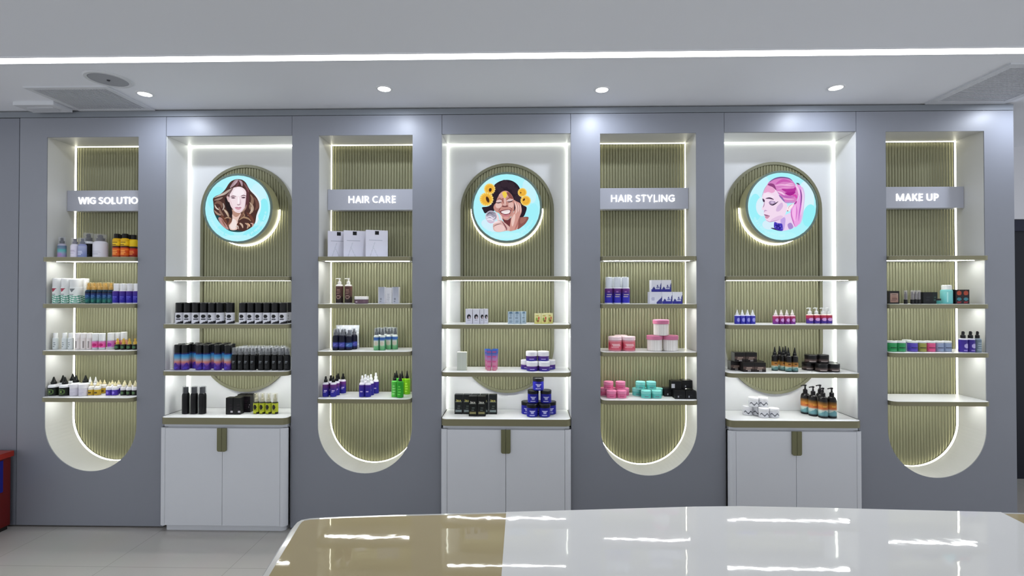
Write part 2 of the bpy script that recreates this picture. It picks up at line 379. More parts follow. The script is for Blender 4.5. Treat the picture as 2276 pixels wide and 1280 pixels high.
# ------------------------------------------------------------------ ceiling fittings
def ceil_item(px, py): return atZ(px, py, ZC)
ya = ceil_item(1138, 121.5).y; 
e = empty('linear_light', (0, ya, ZC), 'long glowing white strip light set in the ceiling', 'ceiling light')
MB().box(-6.5, 6.5, -.034, .034, -.006, .0).obj('diffuser', LEDC, e)
mb = MB(); mb.box(-6.5, 6.5, -.040, -.0345, -.008, 0); mb.box(-6.5, 6.5, .0345, .040, -.008, 0); mb.obj('frame', mat('white_alu', 'dcdde0', .5), e)
DL = [(322, 208), (854, 196.5), (1338, 198.5), (1858, 194), (2330, 196)]
dn = ['beside the round speaker', 'above the HAIR CARE niche', 'above the HAIR STYLING niche', 'above the pink-haired woman sign', 'beside the vent above the MAKE UP niche']
GLOW = mat('lamp_glow', 'ffffff', emit='ffffff', estr=12)
for (px, py), t_ in zip(DL, dn):
    q = ceil_item(px, py)
    e = empty('downlight', (q.x, q.y, ZC), f'small round recessed downlight {t_}', 'downlight', 'recessed ceiling downlights')
    mb = MB(); mb.lathe([(.040, -.001), (.042, -.006), (.052, -.006), (.056, -.001), (.056, 0)], 28); mb.obj('trim_ring', mat('white_alu'), e)
    mb = MB(); mb.lathe([(0.0005, -.004), (.040, -.004), (.040, -.001)], 28); mb.obj('lens', GLOW, e)
    l = bpy.data.lights.new('downlight_beam', 'AREA'); lo = bpy.data.objects.new('downlight_beam', l); C.objects.link(lo)
    lo.location = (q.x, q.y, ZC-.008); l.energy = 5.5; l.shape = 'DISK'; l.size = .07; l.color = (.80, .87, 1.0)
# round speaker
q = ceil_item(241, 176); 
e = empty('ceiling_speaker', (q.x, q.y, ZC), 'round grey ceiling speaker with a pale rim', 'speaker')
mb = MB(); mb.lathe([(.105, -.002), (.107, -.008), (.124, -.008), (.130, -.002), (.130, 0)], 40); mb.obj('rim', mat('speaker_rim', 'd0d2d6', .5), e)
mb = MB(); mb.lathe([(.0005, -.006), (.105, -.005), (.105, -.001)], 40); mb.obj('grille', mat('speaker_mesh', '9b9da3', .7), e)
mb = MB(); mb.lathe([(.0005, -.012), (.008, -.012), (.010, -.005)], 14); mb.obj('centre_cap', mat('dark_plastic', '2b2d33', .5), e)
def vent(corners, label, nsl, along, frame=.035):
    ps = [ceil_item(*c) for c in corners]   # front-left, front-right, back-right, back-left
    x0 = (ps[0].x+ps[3].x)/2; x1 = (ps[1].x+ps[2].x)/2; y0 = (ps[0].y+ps[1].y)/2; y1 = min((ps[2].y+ps[3].y)/2, -.004)
    e = empty('ceiling_vent', ((x0+x1)/2, (y0+y1)/2, ZC), label, 'vent', 'square air vents in the ceiling')
    hx, hy = (x1-x0)/2, (y1-y0)/2; fw = frame
    mb = MB(); 
    for a in ((-hx, hx, -hy, -hy+fw), (-hx, hx, hy-fw, hy), (-hx, -hx+fw, -hy+fw, hy-fw), (hx-fw, hx, -hy+fw, hy-fw)): mb.box(a[0], a[1], a[2], a[3], -.010, 0)
    mb.obj('frame', mat('vent_white', 'cfd1d6', .5), e)
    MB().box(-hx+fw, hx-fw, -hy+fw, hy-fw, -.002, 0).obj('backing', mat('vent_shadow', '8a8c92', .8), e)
    mb = MB(); 
    for k in range(nsl):
        if along == 'x':
            y = -hy+fw+(2*hy-2*fw)*(k+.5)/nsl; g = (2*hy-2*fw)/nsl*.30; mb.box(-hx+fw, hx-fw, y-g, y+g, -.008, -.0025)
        else:
            xx = -hx+fw+(2*hx-2*fw)*(k+.5)/nsl; g = (2*hx-2*fw)/nsl*.30; mb.box(xx-g, xx+g, -hy+fw, hy-fw, -.008, -.0025)
    mb.obj('grille', mat('vent_slat', 'c0c2c8', .6), e)
    return e
vent([(51.6, 191), (253, 191), (337.5, 245), (183, 248)], 'square slatted air vent beside the round ceiling speaker', 26, 'y')
p0 = ceil_item(2059, 231.5); p1 = ceil_item(2234, 231.5); p2 = ceil_item(2237, 138.4)
vent([(2237, 138.4), (2237+175*1.22*1.0, 138), (2234, 231), (2059, 232)], 'large slatted air vent above the MAKE UP niche', 30, 'x', .05)
# small hatch hanging slightly below the ceiling by the grey wall
ps = [ceil_item(*c) for c in ((28, 225), (115, 224), (174.6, 246), (90, 248))]
hx0, hx1, hy0, hy1 = (ps[0].x+ps[3].x)/2, (ps[1].x+ps[2].x)/2, ps[0].y, -.03
e = empty('ceiling_hatch', ((hx0+hx1)/2, (hy0+hy1)/2, ZC), 'small square ceiling hatch hanging a little low beside the slatted vent', 'ceiling hatch')
hx, hy = (hx1-hx0)/2, (hy1-hy0)/2
MB().box(-hx, hx, -hy, hy, -.028, 0).obj('frame', mat('vent_white'), e)
MB().box(-hx+.05, hx-.05, -hy+.05, hy-.05, -.032, -.0282).obj('panel', mat('vent_slat'), e)

# ------------------------------------------------------------------ red box at the end of the wall
q = atY(22, 1180, -.03)
rb = empty('fire_box', (q.x-.21, -.2, 0), 'red lidded box with blue panel standing on the floor by the wall', 'box')
RED = mat('red_paint_shaded', '5e0f0c', .35);  # body, lid and blue panel colours darkened for the shade the box stands in
MB().box(-.21, .21, -.17, .17, .03, .535).obj('body', RED, rb)
MB().box(-.23, .23, -.185, .175, .5355, .575).obj('lid', mat('red_lid', '8c2114', .35), rb)
MB().box(-.20, .20, -.16, .16, 0, .0297).obj('foot', mat('black_foot', '15110f', .5), rb)
MB().box(.2102, .213, -.12, .115, .29, .52).obj('panel', mat('blue_sticker_shaded', '0b1272', .4), rb)
mb = MB()
for yy in (-.02, .03): mb.add([(.2105, yy, .12), (.2105, yy+.03, .12), (.2105, yy+.03, .15), (.2105, yy, .15)], [(0,1,2,3)])
mb.obj('mark', mat('white_sticker', 'd8d8d8', .5), rb)

# ------------------------------------------------------------------ table in front
ZT = .78
far = [(690, 1147), (760, 1143.5), (860, 1140), (980, 1137), (1120, 1133.5), (1230, 1131), (1400, 1126), (1540, 1122), (1640, 1121), (1800, 1124), (2000, 1129), (2215, 1134), (2276, 1135.5)]
fp = [atZ(a, b, ZT) for a, b in far]
lc = [atZ(a, b, ZT) for a, b in ((668, 1151), (655, 1158), (647, 1167), (575, 1280))]
l_end = lc[-1]+(lc[-1]-lc[-2]).normalized()*.7
out = [(v.x, v.y) for v in fp]
xe = fp[-1].x+.55
out += [(xe-.1, fp[-1].y-.03), (xe, fp[-1].y-.15), (xe, -2.75), (l_end.x+.05, -2.75), (l_end.x, l_end.y)]
out += [(v.x, v.y) for v in (lc[-1], lc[2], lc[1], lc[0])]
out = out[::-1]
def inset(pl, d):
    n = len(pl); r = []
    A = sum(pl[i][0]*pl[(i+1)%n][1]-pl[(i+1)%n][0]*pl[i][1] for i in range(n))
    sg = 1 if A > 0 else -1
    for i in range(n):
        p0, p1, p2 = Vector(pl[i-1]), Vector(pl[i]), Vector(pl[(i+1) % n])
        a = (p1-p0).normalized(); b = (p2-p1).normalized(); nn = (Vector((-a.y, a.x))+Vector((-b.y, b.x)))
        nn = nn.normalized()*sg; k = max(.5, nn.dot(Vector((-a.y, a.x))*sg)); q = p1+nn*(d/k); r.append((q.x, q.y))
    return r
tb = empty('counter_table', (0, 0, 0), 'large glossy two-tone table, tan and white, in front of the display wall', 'table')
TAN = mat('tan_gloss', 'b4a581', .025, bump=.13, bscale=11, noise=.03, nscale=2)
TWH = mat('white_gloss', 'ecebe9', .025, bump=.13, bscale=11, noise=.02, nscale=3)
inn = inset(out, .034)
mb = MB(); mb.prism_z(inn, ZT-.03, ZT); mb.obj('table_top', TAN, tb)
mb = MB(); n = len(out)
o2 = inset(out, .012)
for a, za, b, zb in ((inn, ZT-.0005, o2, ZT-.004), (o2, ZT-.004, out, ZT-.018), (out, ZT-.018, out, ZT-.05), (out, ZT-.05, inn, ZT-.05), (inn, ZT-.05, inn, ZT-.0305)):
    v = [(x, y, za) for x, y in a]+[(x, y, zb) for x, y in b]; mb.add(v, [(i, (i+1) % n, n+(i+1) % n, n+i) for i in range(n)], 0, False)
mb.obj('edge_band', mat('pale_edge', 'dddbd5', .12, coat=.4), tb)
xs = atZ(1120.5, 1200, ZT).x
wp = [(v.x, v.y-.0) for v in [atZ(1120.8, 1133.6, ZT)]+fp[5:12]]
wp = [(xs, wp[0][1]-.02)]+[(a, b-.02) for a, b in wp[1:]]
c = atZ(2276, 1164, ZT); wp += [(c.x, c.y), (c.x+.25, c.y-.25), (c.x+.25, -2.7), (xs, -2.7)]
MB().prism_z(wp, ZT+.0003, ZT+.0012).obj('inlay_panel', TWH, tb)
for sx in (.15, 1.9):
    MB().box(sx-.25, sx+.25, -2.6, -2.0, 0, ZT-.051).obj('pedestal', mat('pedestal_white', 'c9c9cc', .4), tb)

# ------------------------------------------------------------------ light
w = bpy.data.worlds.new('world'); sc.world = w; w.use_nodes = True
bg = w.node_tree.nodes['Background']; bg.inputs['Color'].default_value = (.91, .95, 1.0, 1); bg.inputs['Strength'].default_value = 1.28

# ------------------------------------------------------------------ round portrait signs
def crom(pts, seg=4):
    n = len(pts); r = []
    for i in range(n):
        p0, p1, p2, p3 = (Vector(pts[(i+k-1) % n]) for k in range(4))
        for j in range(seg):
            t = j/seg
            q = .5*((2*p1)+(p2-p0)*t+(2*p0-5*p1+4*p2-p3)*t*t+(3*p1-p0-3*p2+p3)*t**3); r.append((q.x, q.y))
    return r
class Pic:
    """Flat printed picture: coloured shapes layered a hair's breadth apart. Coordinates are those of a 1300-unit sketch."""
    def __init__(s, cx, cy, R, RW): s.cx, s.cy, s.k = cx, cy, RW/R; s.R = R; s.mb = MB(); s.n = 0
    def clip(s, p):
        d = Vector((p[0]-s.cx, p[1]-s.cy)); m_ = s.R*.998
        return p if d.length <= m_ else tuple(Vector((s.cx, s.cy))+d*(m_/d.length))
    def raw(s, col, pts):
        s.n += 1; y = -s.n*.00005; pts = [s.clip(p) for p in pts]
        v = [((a-s.cx)*s.k, y, -(b-s.cy)*s.k) for a, b in pts]
        s.mb.add(v, [tuple(range(len(v)))], 0, False, col)
    def poly(s, col, pts, seg=4): s.raw(col, crom(pts, seg))
    def ell(s, col, x, y, a, b=None, rot=0):
        b = b or a; c, d = math.cos(rot), math.sin(rot)
        s.raw(col, [(x+a*math.cos(t)*c-b*math.sin(t)*d, y+a*math.cos(t)*d+b*math.sin(t)*c) for t in [2*PI*k/36 for k in range(36)]])
    def stroke(s, col, pts, w):
        P = []
        n = len(pts)
        for i in range(n-1):
            p0, p1, p2, p3 = Vector(pts[max(i-1, 0)]), Vector(pts[i]), Vector(pts[i+1]), Vector(pts[min(i+2, n-1)])
            for j in range(5):
                t = j/5; P.append(.5*((2*p1)+(p2-p0)*t+(2*p0-5*p1+4*p2-p3)*t*t+(3*p1-p0-3*p2+p3)*t**3))
        P.append(Vector(pts[-1])); m = len(P); a = []; b = []
        for i, p in enumerate(P):
            t = (P[min(i+1, m-1)]-P[max(i-1, 0)]).normalized(); nn = Vector((-t.y, t.x)); h = w/2*(.12+.88*math.sin(PI*(i+.3)/(m-.4)))
            a.append(p+nn*h); b.append(p-nn*h)
        s.n += 1; y = -s.n*.00005
        L = [((q.x-s.cx)*s.k, y, -(q.y-s.cy)*s.k) for q in a+b]
        s.mb.add(L, [(i, i+1, m+i+1, m+i) for i in range(m-1)], 0, False, col)
    def star(s, col, x, y, r0, r1, n, ph=0, sq=1):
        s.raw(col, [(x+(r1 if k % 2 else r0)*math.cos(PI*k/n+ph), y+sq*(r1 if k % 2 else r0)*math.sin(PI*k/n+ph)) for k in range(2*n)])
    def arcmarks(s, a0, a1, n, seed):
        rnd = random.Random(seed)
        for k in range(n):
            if rnd.random() < .12: continue
            a = math.radians(a0+(a1-a0)*k/n); w = .012+.008*rnd.random(); r0, r1 = s.R*.835, s.R*(.88+.035*rnd.random())
            s.raw('c6f6fd', [(s.cx+r*math.cos(t), s.cy+r*math.sin(t)) for r, t in ((r0, a-w), (r1, a-w), (r1, a+w*.2), (r0, a+w*.2))])
def bgd(p, patches):
    p.ell('aef2fb', p.cx, p.cy, p.R)
    for c, x, y, a, b, r in patches: p.ell(c, x, y, a, b, r)
RD = .2545
# --- woman with long wavy brown hair
a = Pic(632, 665, 589, RD)
bgd(a, [('9df1fa', 250, 480, 150, 210, .3), ('bdf3fd', 800, 240, 230, 110, .3), ('c9f3fd', 1010, 420, 130, 200, -.3), ('92eef8', 1090, 700, 90, 210, .1), ('9af0f9', 420, 1080, 170, 70, .5), ('96eef9', 900, 1080, 200, 70, -.5), ('b9f4fc', 640, 1190, 300, 50, 0)])
a.arcmarks(8, 78, 34, 3); a.arcmarks(84, 168, 40, 4)
a.poly('e2f5fb', [(700,150),(830,290),(960,410),(1045,520),(1050,690),(1005,800),(1010,860),(960,940),(900,700),(850,400)])
a.poly('4a2f2a', [(590,150),(650,145),(720,160),(780,210),(830,300),(870,360),(930,420),(985,490),(1020,570),(1025,650),(1000,720),(975,790),(965,850),(950,920),(900,990),(830,1040),(740,1078),(640,1090),(540,1075),(440,1040),(350,960),(280,880),(235,800),(205,720),(203,640),(195,560),(190,490),(240,445),(310,415),(370,370),(420,310),(470,230),(520,180)])
a.poly('1d474c', [(235,800),(300,800),(330,890),(440,990),(500,1045),(640,1060),(740,1076),(640,1090),(480,1062),(340,955)])
a.poly('b88c88', [(290,830),(345,835),(390,900),(440,960),(475,1045),(380,995),(310,905)])
a.poly('e3c3b8', [(530,690),(540,820),(530,900),(478,960),(505,1045),(600,1052),(650,1000),(640,900),(660,840),(690,740)])
a.poly('f2e3df', [(545,850),(530,920),(500,970),(520,1030),(590,1035),(620,960),(605,880)])
a.poly('b98f7f', [(525,680),(600,735),(690,735),(650,800),(600,820),(545,770)])
a.stroke('221719', [(410,470),(440,560),(470,650),(510,740),(520,830)], 85)
a.poly('d9bcbf', [(435,455),(478,462),(492,550),(460,540)])
a.poly('f0dee4', [(487,480),(498,390),(545,310),(620,282),(700,288),(770,340),(798,420),(803,510),(796,590),(775,655),(730,712),(675,746),(612,737),(560,692),(515,632),(490,560)])
a.poly('f8eef3', [(545,400),(590,320),(680,305),(745,370),(735,430),(660,450),(580,440)])
a.poly('e4ccd4', [(770,470),(800,500),(795,590),(770,655),(725,712),(680,742),(745,650),(765,560)])
a.poly('e8d0d6', [(492,500),(500,570),(530,640),(575,700),(545,620),(520,540)])
a.stroke('755660', [(503,462),(550,446),(612,456)], 17); a.stroke('755660', [(688,454),(740,434),(797,452)], 17)
a.poly('b597a4', [(510,478),(550,462),(598,480),(556,494)]); a.poly('b597a4', [(696,476),(738,458),(785,474),(742,492)])
a.poly('4c3b44', [(524,480),(552,470),(588,481),(552,488)]); a.poly('4c3b44', [(706,475),(740,464),(776,474),(742,486)])
a.poly('d9c0cb', [(684,490),(700,560),(690,602),(662,606),(674,560)]); a.poly('fbf4f8', [(640,470),(660,470),(664,570),(640,575)])
a.stroke('93727c', [(622,594),(650,606),(684,594)], 13)
a.poly('c08b9d', [(580,655),(622,640),(650,647),(684,640),(706,654),(650,666)]); a.poly('d7a0ae', [(588,660),(650,666),(702,658),(672,690),(630,692)])
a.stroke('e3c6cc', [(600,712),(650,722),(700,708)], 16)
for c, pts, w in [('a98f98', [(500,300),(560,235),(610,180),(650,160)], 60), ('c2abb2', [(560,260),(600,205),(640,180)], 22), ('b094a0', [(660,165),(700,205),(715,275)], 40), ('6b4148', [(640,170),(640,230),(600,290)], 34),
    ('b6a69d', [(530,310),(470,352),(400,400),(320,432),(215,475)], 44), ('7b6264', [(560,292),(520,345),(470,420),(430,460)], 34), ('cfc0b6', [(420,390),(340,425),(250,455)], 16),
    ('5b3439', [(780,290),(812,390),(812,520),(790,650),(750,720)], 56), ('7c5356', [(740,210),(800,290),(840,380)], 30), ('8d705e', [(865,420),(900,490),(895,570),(865,650),(910,740)], 55), ('6d4a42', [(930,470),(985,560),(990,640),(950,700)], 60),
    ('b8a08c', [(850,560),(900,620),(905,690),(870,745),(820,800)], 40), ('d3bfae', [(880,640),(890,690),(865,730)], 16), ('a48876', [(800,600),(780,660),(740,710),(700,740)], 26), ('7a5646', [(760,720),(715,790),(690,850)], 42), ('9c7c64', [(740,740),(760,800),(720,830)], 24),
    ('6b4034', [(800,740),(860,800),(905,870),(930,940)], 50), ('a5856a', [(660,880),(740,830),(830,850),(880,900)], 30), ('c7ae9c', [(660,920),(715,960),(735,1020)], 34), ('b89a86', [(770,930),(830,965),(810,1030)], 36), ('e6b690', [(810,930),(850,960),(860,1000)], 18), ('c79c92', [(870,930),(915,950),(900,1000)], 30), ('5a3228', [(690,900),(640,960),(660,1050)], 34), ('d6c5bb', [(600,1000),(640,980),(660,1040)], 18),
    ('7a5a4e', [(215,590),(280,555),(345,590),(350,660)], 55), ('d9cabf', [(225,600),(255,660),(320,700)], 24), ('9a8177', [(215,520),(300,500),(370,470)], 34), ('b7a79f', [(375,570),(392,640),(365,700)], 26), ('8a6a5c', [(300,640),(330,730),(385,800)], 40), ('a78a7b', [(215,700),(280,765),(345,785)], 34), ('bda58f', [(385,680),(440,740),(478,820)], 40), ('d4c3b2', [(410,700),(450,760)], 14),
    ('6e4334', [(340,790),(400,860),(450,940)], 48), ('7a5040', [(490,830),(510,890),(450,985)], 46), ('a5866f', [(400,850),(460,830),(525,850)], 24), ('8d6250', [(350,860),(390,930),(430,1000)], 24)]:
    a.stroke(c, pts, w)
# --- laughing woman with sunflowers in an afro
b = Pic(642, 637, 603, RD)
bgd(b, [('bdf4fc', 300, 300, 180, 220, .5), ('c6f2fb', 1050, 350, 110, 220, -.3), ('d2effb', 380, 960, 200, 110, .3), ('a2f0fa', 1080, 800, 120, 240, .3), ('a8f3fc', 640, 100, 220, 60, 0), ('b9f5fc', 660, 1150, 320, 60, 0)])
b.arcmarks(28, 150, 46, 9)
b.poly('271a26', [(640,140),(750,163),(840,230),(890,320),(905,430),(920,520),(950,600),(1003,640),(985,730),(940,812),(860,815),(800,760),(700,640),(430,640),(420,700),(330,700),(255,745),(218,690),(200,635),(300,620),(375,560),(350,430),(375,320),(420,232),(520,165)])
for x, y, r in [(480,260,60),(600,210,70),(720,250,70),(800,340,65),(540,330,50),(840,470,60)]: b.ell('33242f', x, y, r)
b.poly('6b3338', [(565,830),(650,868),(730,820),(735,920),(700,1000),(610,925)])
b.poly('8b554f', [(830,830),(900,815),(1036,815),(995,915),(920,985),(840,1032),(800,940)]); b.poly('a26a60', [(900,830),(1000,825),(960,900),(890,930)])
b.poly('c48e84', [(445,560),(470,480),(520,390),(575,345),(650,342),(725,405),(768,490),(778,570),(772,690),(735,770),(695,838),(630,868),(565,830),(505,745),(440,712),(405,645),(420,590)])
b.poly('a66a62', [(560,480),(600,470),(640,560),(590,560),(560,530)]); b.poly('dfb9b0', [(590,470),(625,480),(630,580),(600,580)])
b.poly('e4c0b8', [(455,560),(520,555),(560,590),(530,640),(470,650),(440,610)]); b.poly('e0b6ae', [(680,560),(750,550),(765,610),(730,650),(680,630)])
b.poly('d6a89f', [(500,420),(560,360),(640,352),(720,420),(650,450),(560,470)]); b.poly('efcf4e', [(560,380),(600,348),(640,372),(650,410),(622,470),(590,460),(575,420)])
b.poly('8c5450', [(640,370),(700,380),(760,480),(690,460)])
b.poly('dcc0c0', [(450,535),(500,498),(556,515),(540,545),(490,552)]); b.poly('dcc0c0', [(640,520),(695,486),(760,498),(742,528),(680,538)])
b.stroke('3a2226', [(442,552),(500,556),(552,540)], 18); b.stroke('3a2226', [(652,534),(705,538),(762,514)], 18)
b.stroke('7a4a46', [(470,500),(520,482),(575,520)], 12); b.stroke('7a4a46', [(640,500),(690,468),(755,475)], 14)
b.poly('7f4c4a', [(552,615),(590,600),(612,612),(650,600),(670,618),(630,634),(580,632)]); b.ell('d9aea6', 606, 592, 30, 18)
b.stroke('90544f', [(540,640),(505,690),(510,720)], 14); b.stroke('90544f', [(690,630),(735,670),(735,710)], 14)
b.poly('7a3c44', [(515,712),(600,680),(702,678),(722,700),(692,768),(622,785),(560,760)]); b.poly('f3e8e9', [(543,716),(615,692),(700,690),(690,742),(620,758),(566,742)]); b.stroke('d9c4c6', [(556,728),(620,712),(696,706)], 8)
b.poly('c47e86', [(555,752),(622,775),(692,758),(665,800),(592,800)]); b.ell('d79c98', 630, 825, 50, 22)
b.poly('cf988e', [(772,510),(815,530),(885,565),(908,640),(912,720),(880,800),(852,870),(850,960),(832,1030),(770,1055),(690,1062),(702,960),(718,860),(730,770),(775,710),(800,640)])
for pts, w in [([(785,530),(812,600),(830,680),(800,760)], 34), ([(835,560),(862,640),(855,720)], 26), ([(880,580),(895,660),(885,740)], 22), ([(790,760),(760,860),(745,980)], 60)]: b.stroke('ebc6bd', pts, w)
b.stroke('9a5f58', [(820,560),(842,640),(838,720)], 9); b.stroke('9a5f58', [(865,580),(880,660),(872,740)], 9); b.stroke('b5766e', [(850,880),(830,960),(790,1040)], 30)
def sunflower(x, y, r, cx, cy, ca, cb, rot):
    b.star('f6dc8c', x, y, r*1.06, r*.82, 17, .1); b.star('f3c548', x, y, r, r*.74, 17, .28); b.ell('eeb63f', x, y, r*.62)
    for k in range(17):
        t = 2*PI*k/17; b.stroke('e29b2e', [(x+r*.35*math.cos(t), y+r*.35*math.sin(t)), (x+r*.8*math.cos(t), y+r*.8*math.sin(t))], 7)
    b.ell('5b3617', cx, cy, ca, cb, rot); b.ell('3f2412', cx, cy, ca*.6, cb*.6, rot)
sunflower(335, 305, 105, 347, 322, 26, 36, .2); sunflower(278, 490, 128, 300, 497, 28, 58, -.35); sunflower(925, 372, 84, 896, 377, 12, 14, 0); sunflower(985, 520, 96, 953, 503, 17, 26, .6)
b.poly('efd6db', [(440,735),(470,740),(500,800),(515,868),(478,880),(455,830)]); b.stroke('efd3d6', [(525,770),(545,820),(560,880)], 34)
b.poly('dcb4ae', [(395,985),(410,930),(475,885),(545,872),(600,910),(650,950),(698,998),(690,1060),(640,1062),(590,1072),(490,1085),(415,1055)])
b.poly('eccbc8', [(420,1000),(470,960),(540,950),(600,990),(600,1060),(490,1080),(430,1050)]); b.stroke('8d5a60', [(555,890),(600,950),(640,1020),(635,1055)], 26); b.stroke('f4dde0', [(400,935),(460,905),(530,900)], 34)
b.stroke('6d4a55', [(400,985),(470,950),(545,935)], 10)
b.ell('cfc8d8', 362, 805, 102, 108); b.ell('a7a2b4', 366, 770, 88, 66)
for c, pts, w in [('6e6c78', [(275,790),(340,740),(430,745)], 20), ('e9e4f0', [(270,830),(340,800),(400,835),(455,815)], 20), ('7b7888', [(320,730),(370,760),(440,790)], 14), ('f1e6f3', [(280,860),(350,850),(400,880)], 26), ('8a8798', [(400,860),(445,830),(455,780)], 18), ('d5b4cf', [(290,885),(350,915),(420,905)], 22), ('55535e', [(300,760),(350,720)], 12)]: b.stroke(c, pts, w)
# --- pink-haired woman in profile
c_ = Pic(645, 637, 600, RD)
bgd(c_, [('c3f4fd', 250, 300, 150, 230, .5), ('9df0fa', 180, 650, 110, 240, 0), ('d6f3fc', 1060, 520, 150, 330, 0), ('96f0f8', 1120, 800, 110, 200, .2), ('a9f4fb', 620, 90, 240, 50, 0), ('b6f5fb', 560, 1150, 330, 70, 0), ('dcf0fb', 300, 640, 110, 170, 0), ('d5effb', 420, 960, 120, 90, 0)])
c_.arcmarks(86, 160, 34, 12)
c_.poly('d9c6ec', [(1000,290),(1045,420),(1030,640),(1000,860),(940,960),(960,700),(985,450)])
c_.poly('eba6e4', [(905,240),(975,275),(1012,380),(1022,500),(1005,640),(985,780),(965,900),(930,965),(870,1005),(830,920),(788,790),(805,670),(870,590),(930,500),(938,380)])
c_.poly('ebd2f2', [(515,890),(640,830),(720,780),(800,760),(830,890),(862,1003),(770,1048),(650,1072),(540,1050),(508,980)])
c_.poly('c2a6e6', [(620,860),(700,840),(690,1000),(660,1068),(600,1060),(620,960)]); c_.poly('4636b8', [(512,915),(570,935),(640,945),(655,1000),(650,1068),(570,1058),(520,1035),(500,990)]); c_.poly('2b1f8e', [(530,960),(590,960),(620,1000),(600,1050),(550,1030)])
for x, y in ((560,950),(610,990),(640,1030),(530,1000),(575,1020)): c_.ell('7d73dc', x, y, 9)
c_.poly('3c2a54', [(445,1025),(500,1020),(560,1055),(640,1074),(560,1066)]); c_.poly('a98bd0', [(740,960),(800,930),(840,1010),(770,1045)])
c_.poly('f2daef', [(400,240),(480,280),(540,350),(600,450),(680,560),(735,600),(725,700),(690,800),(610,875),(525,900),(430,915),(372,892),(348,852),(335,800),(322,748),(330,712),(288,690),(300,640),(322,570),(297,460),(312,400),(342,320)])
c_.poly('e9a9d2', [(400,245),(480,295),(525,360),(470,400),(400,380),(330,400),(350,320)]); c_.poly('f5e4f4', [(345,400),(440,420),(520,470),(470,480),(370,490),(320,470)])
c_.poly('d7b8de', [(560,640),(640,570),(660,640),(600,720),(540,720)]); c_.poly('e3c4e4', [(470,860),(600,800),(660,820),(600,880),(520,902),(440,912)])
c_.poly('d884c6', [(390,245),(455,170),(560,130),(680,118),(790,150),(850,210),(905,290),(935,380),(925,480),(885,560),(800,580),(700,570),(630,490),(590,425),(540,350),(480,290),(430,275)])
c_.poly('8e3f7e', [(392,250),(440,228),(510,250),(545,350),(480,295),(430,275)])
for q, pts, w in [('7a5a96', [(420,215),(500,155),(620,125),(760,140),(830,185)], 26), ('b5339b', [(640,330),(740,360),(850,350),(880,300)], 70), ('a81f90', [(700,400),(790,420),(880,380)], 60), ('c85bb2', [(540,240),(660,180),(800,200)], 50), ('f0b6e2', [(520,270),(640,255),(780,270),(870,260)], 26), ('e9a0d8', [(560,330),(680,310),(800,310)], 18), ('f3c8ea', [(560,370),(640,400),(700,450)], 30), ('c268bb', [(620,430),(720,470),(860,470)], 40), ('e9b0dc', [(640,490),(740,510),(860,520)], 26), ('8a6cae', [(590,440),(640,490),(690,560)], 30), ('f6d2f0', [(700,250),(790,240),(850,240)], 12), ('d44bb0', [(820,440),(880,450),(900,500)], 40), ('f4cdf0', [(880,260),(930,340),(945,450)], 40), ('b79ad2', [(690,570),(760,570),(850,550)], 26),
    ('f6b9ee', [(880,620),(850,740),(870,900)], 60), ('c565ba', [(815,680),(805,790),(840,920),(868,1000)], 18), ('b860c4', [(940,300),(975,420),(970,600),(945,760),(930,900)], 22), ('6e4a86', [(965,330),(985,460),(975,620)], 16), ('f3d3f5', [(985,320),(1010,440),(1000,620),(970,800)], 26), ('d36fc8', [(890,620),(900,740),(880,880)], 16), ('b03a9c', [(850,600),(880,580),(900,545)], 26)]: c_.stroke(q, pts, w)
c_.poly('4f4a5c', [(890,225),(935,228),(955,258),(920,250)])
c_.poly('fbe9ee', [(722,700),(745,640),(800,605),(845,585),(830,640),(790,690),(768,725),(738,725)]); c_.stroke('b98fa6', [(750,690),(770,640),(835,590)], 8); c_.ell('b2707c', 742, 718, 12)
c_.stroke('46284a', [(355,498),(430,492),(500,520)], 26); c_.poly('a58bb4', [(410,570),(440,540),(505,545),(530,570),(480,590),(430,595)]); c_.poly('d9c8e4', [(440,560),(480,550),(505,565),(465,578)])
c_.stroke('31203e', [(420,592),(470,612),(520,592),(578,550)], 24)
c_.poly('45304e', [(300,500),(335,520),(338,560),(312,555)]); c_.stroke('7d5f88', [(335,560),(325,620),(310,660)], 10)
c_.poly('c3a2c8', [(345,700),(385,715),(350,722),(325,742),(330,715)]); c_.stroke('b59ac0', [(290,460),(312,400),(345,315),(400,240)], 9)
c_.poly('9c6a8c', [(326,778),(372,786),(430,808),(385,815),(345,806)]); c_.poly('cf93ae', [(342,815),(400,818),(428,810),(392,852),(356,848)]); c_.stroke('b58fb8', [(350,870),(420,912),(500,900),(590,870)], 9)
PICS = [a, b, c_]
DRUM = mat('sign_drum', 'a09d7a', .42, metal=.2); RIM = mat('sign_rim', '5f7169', .4)
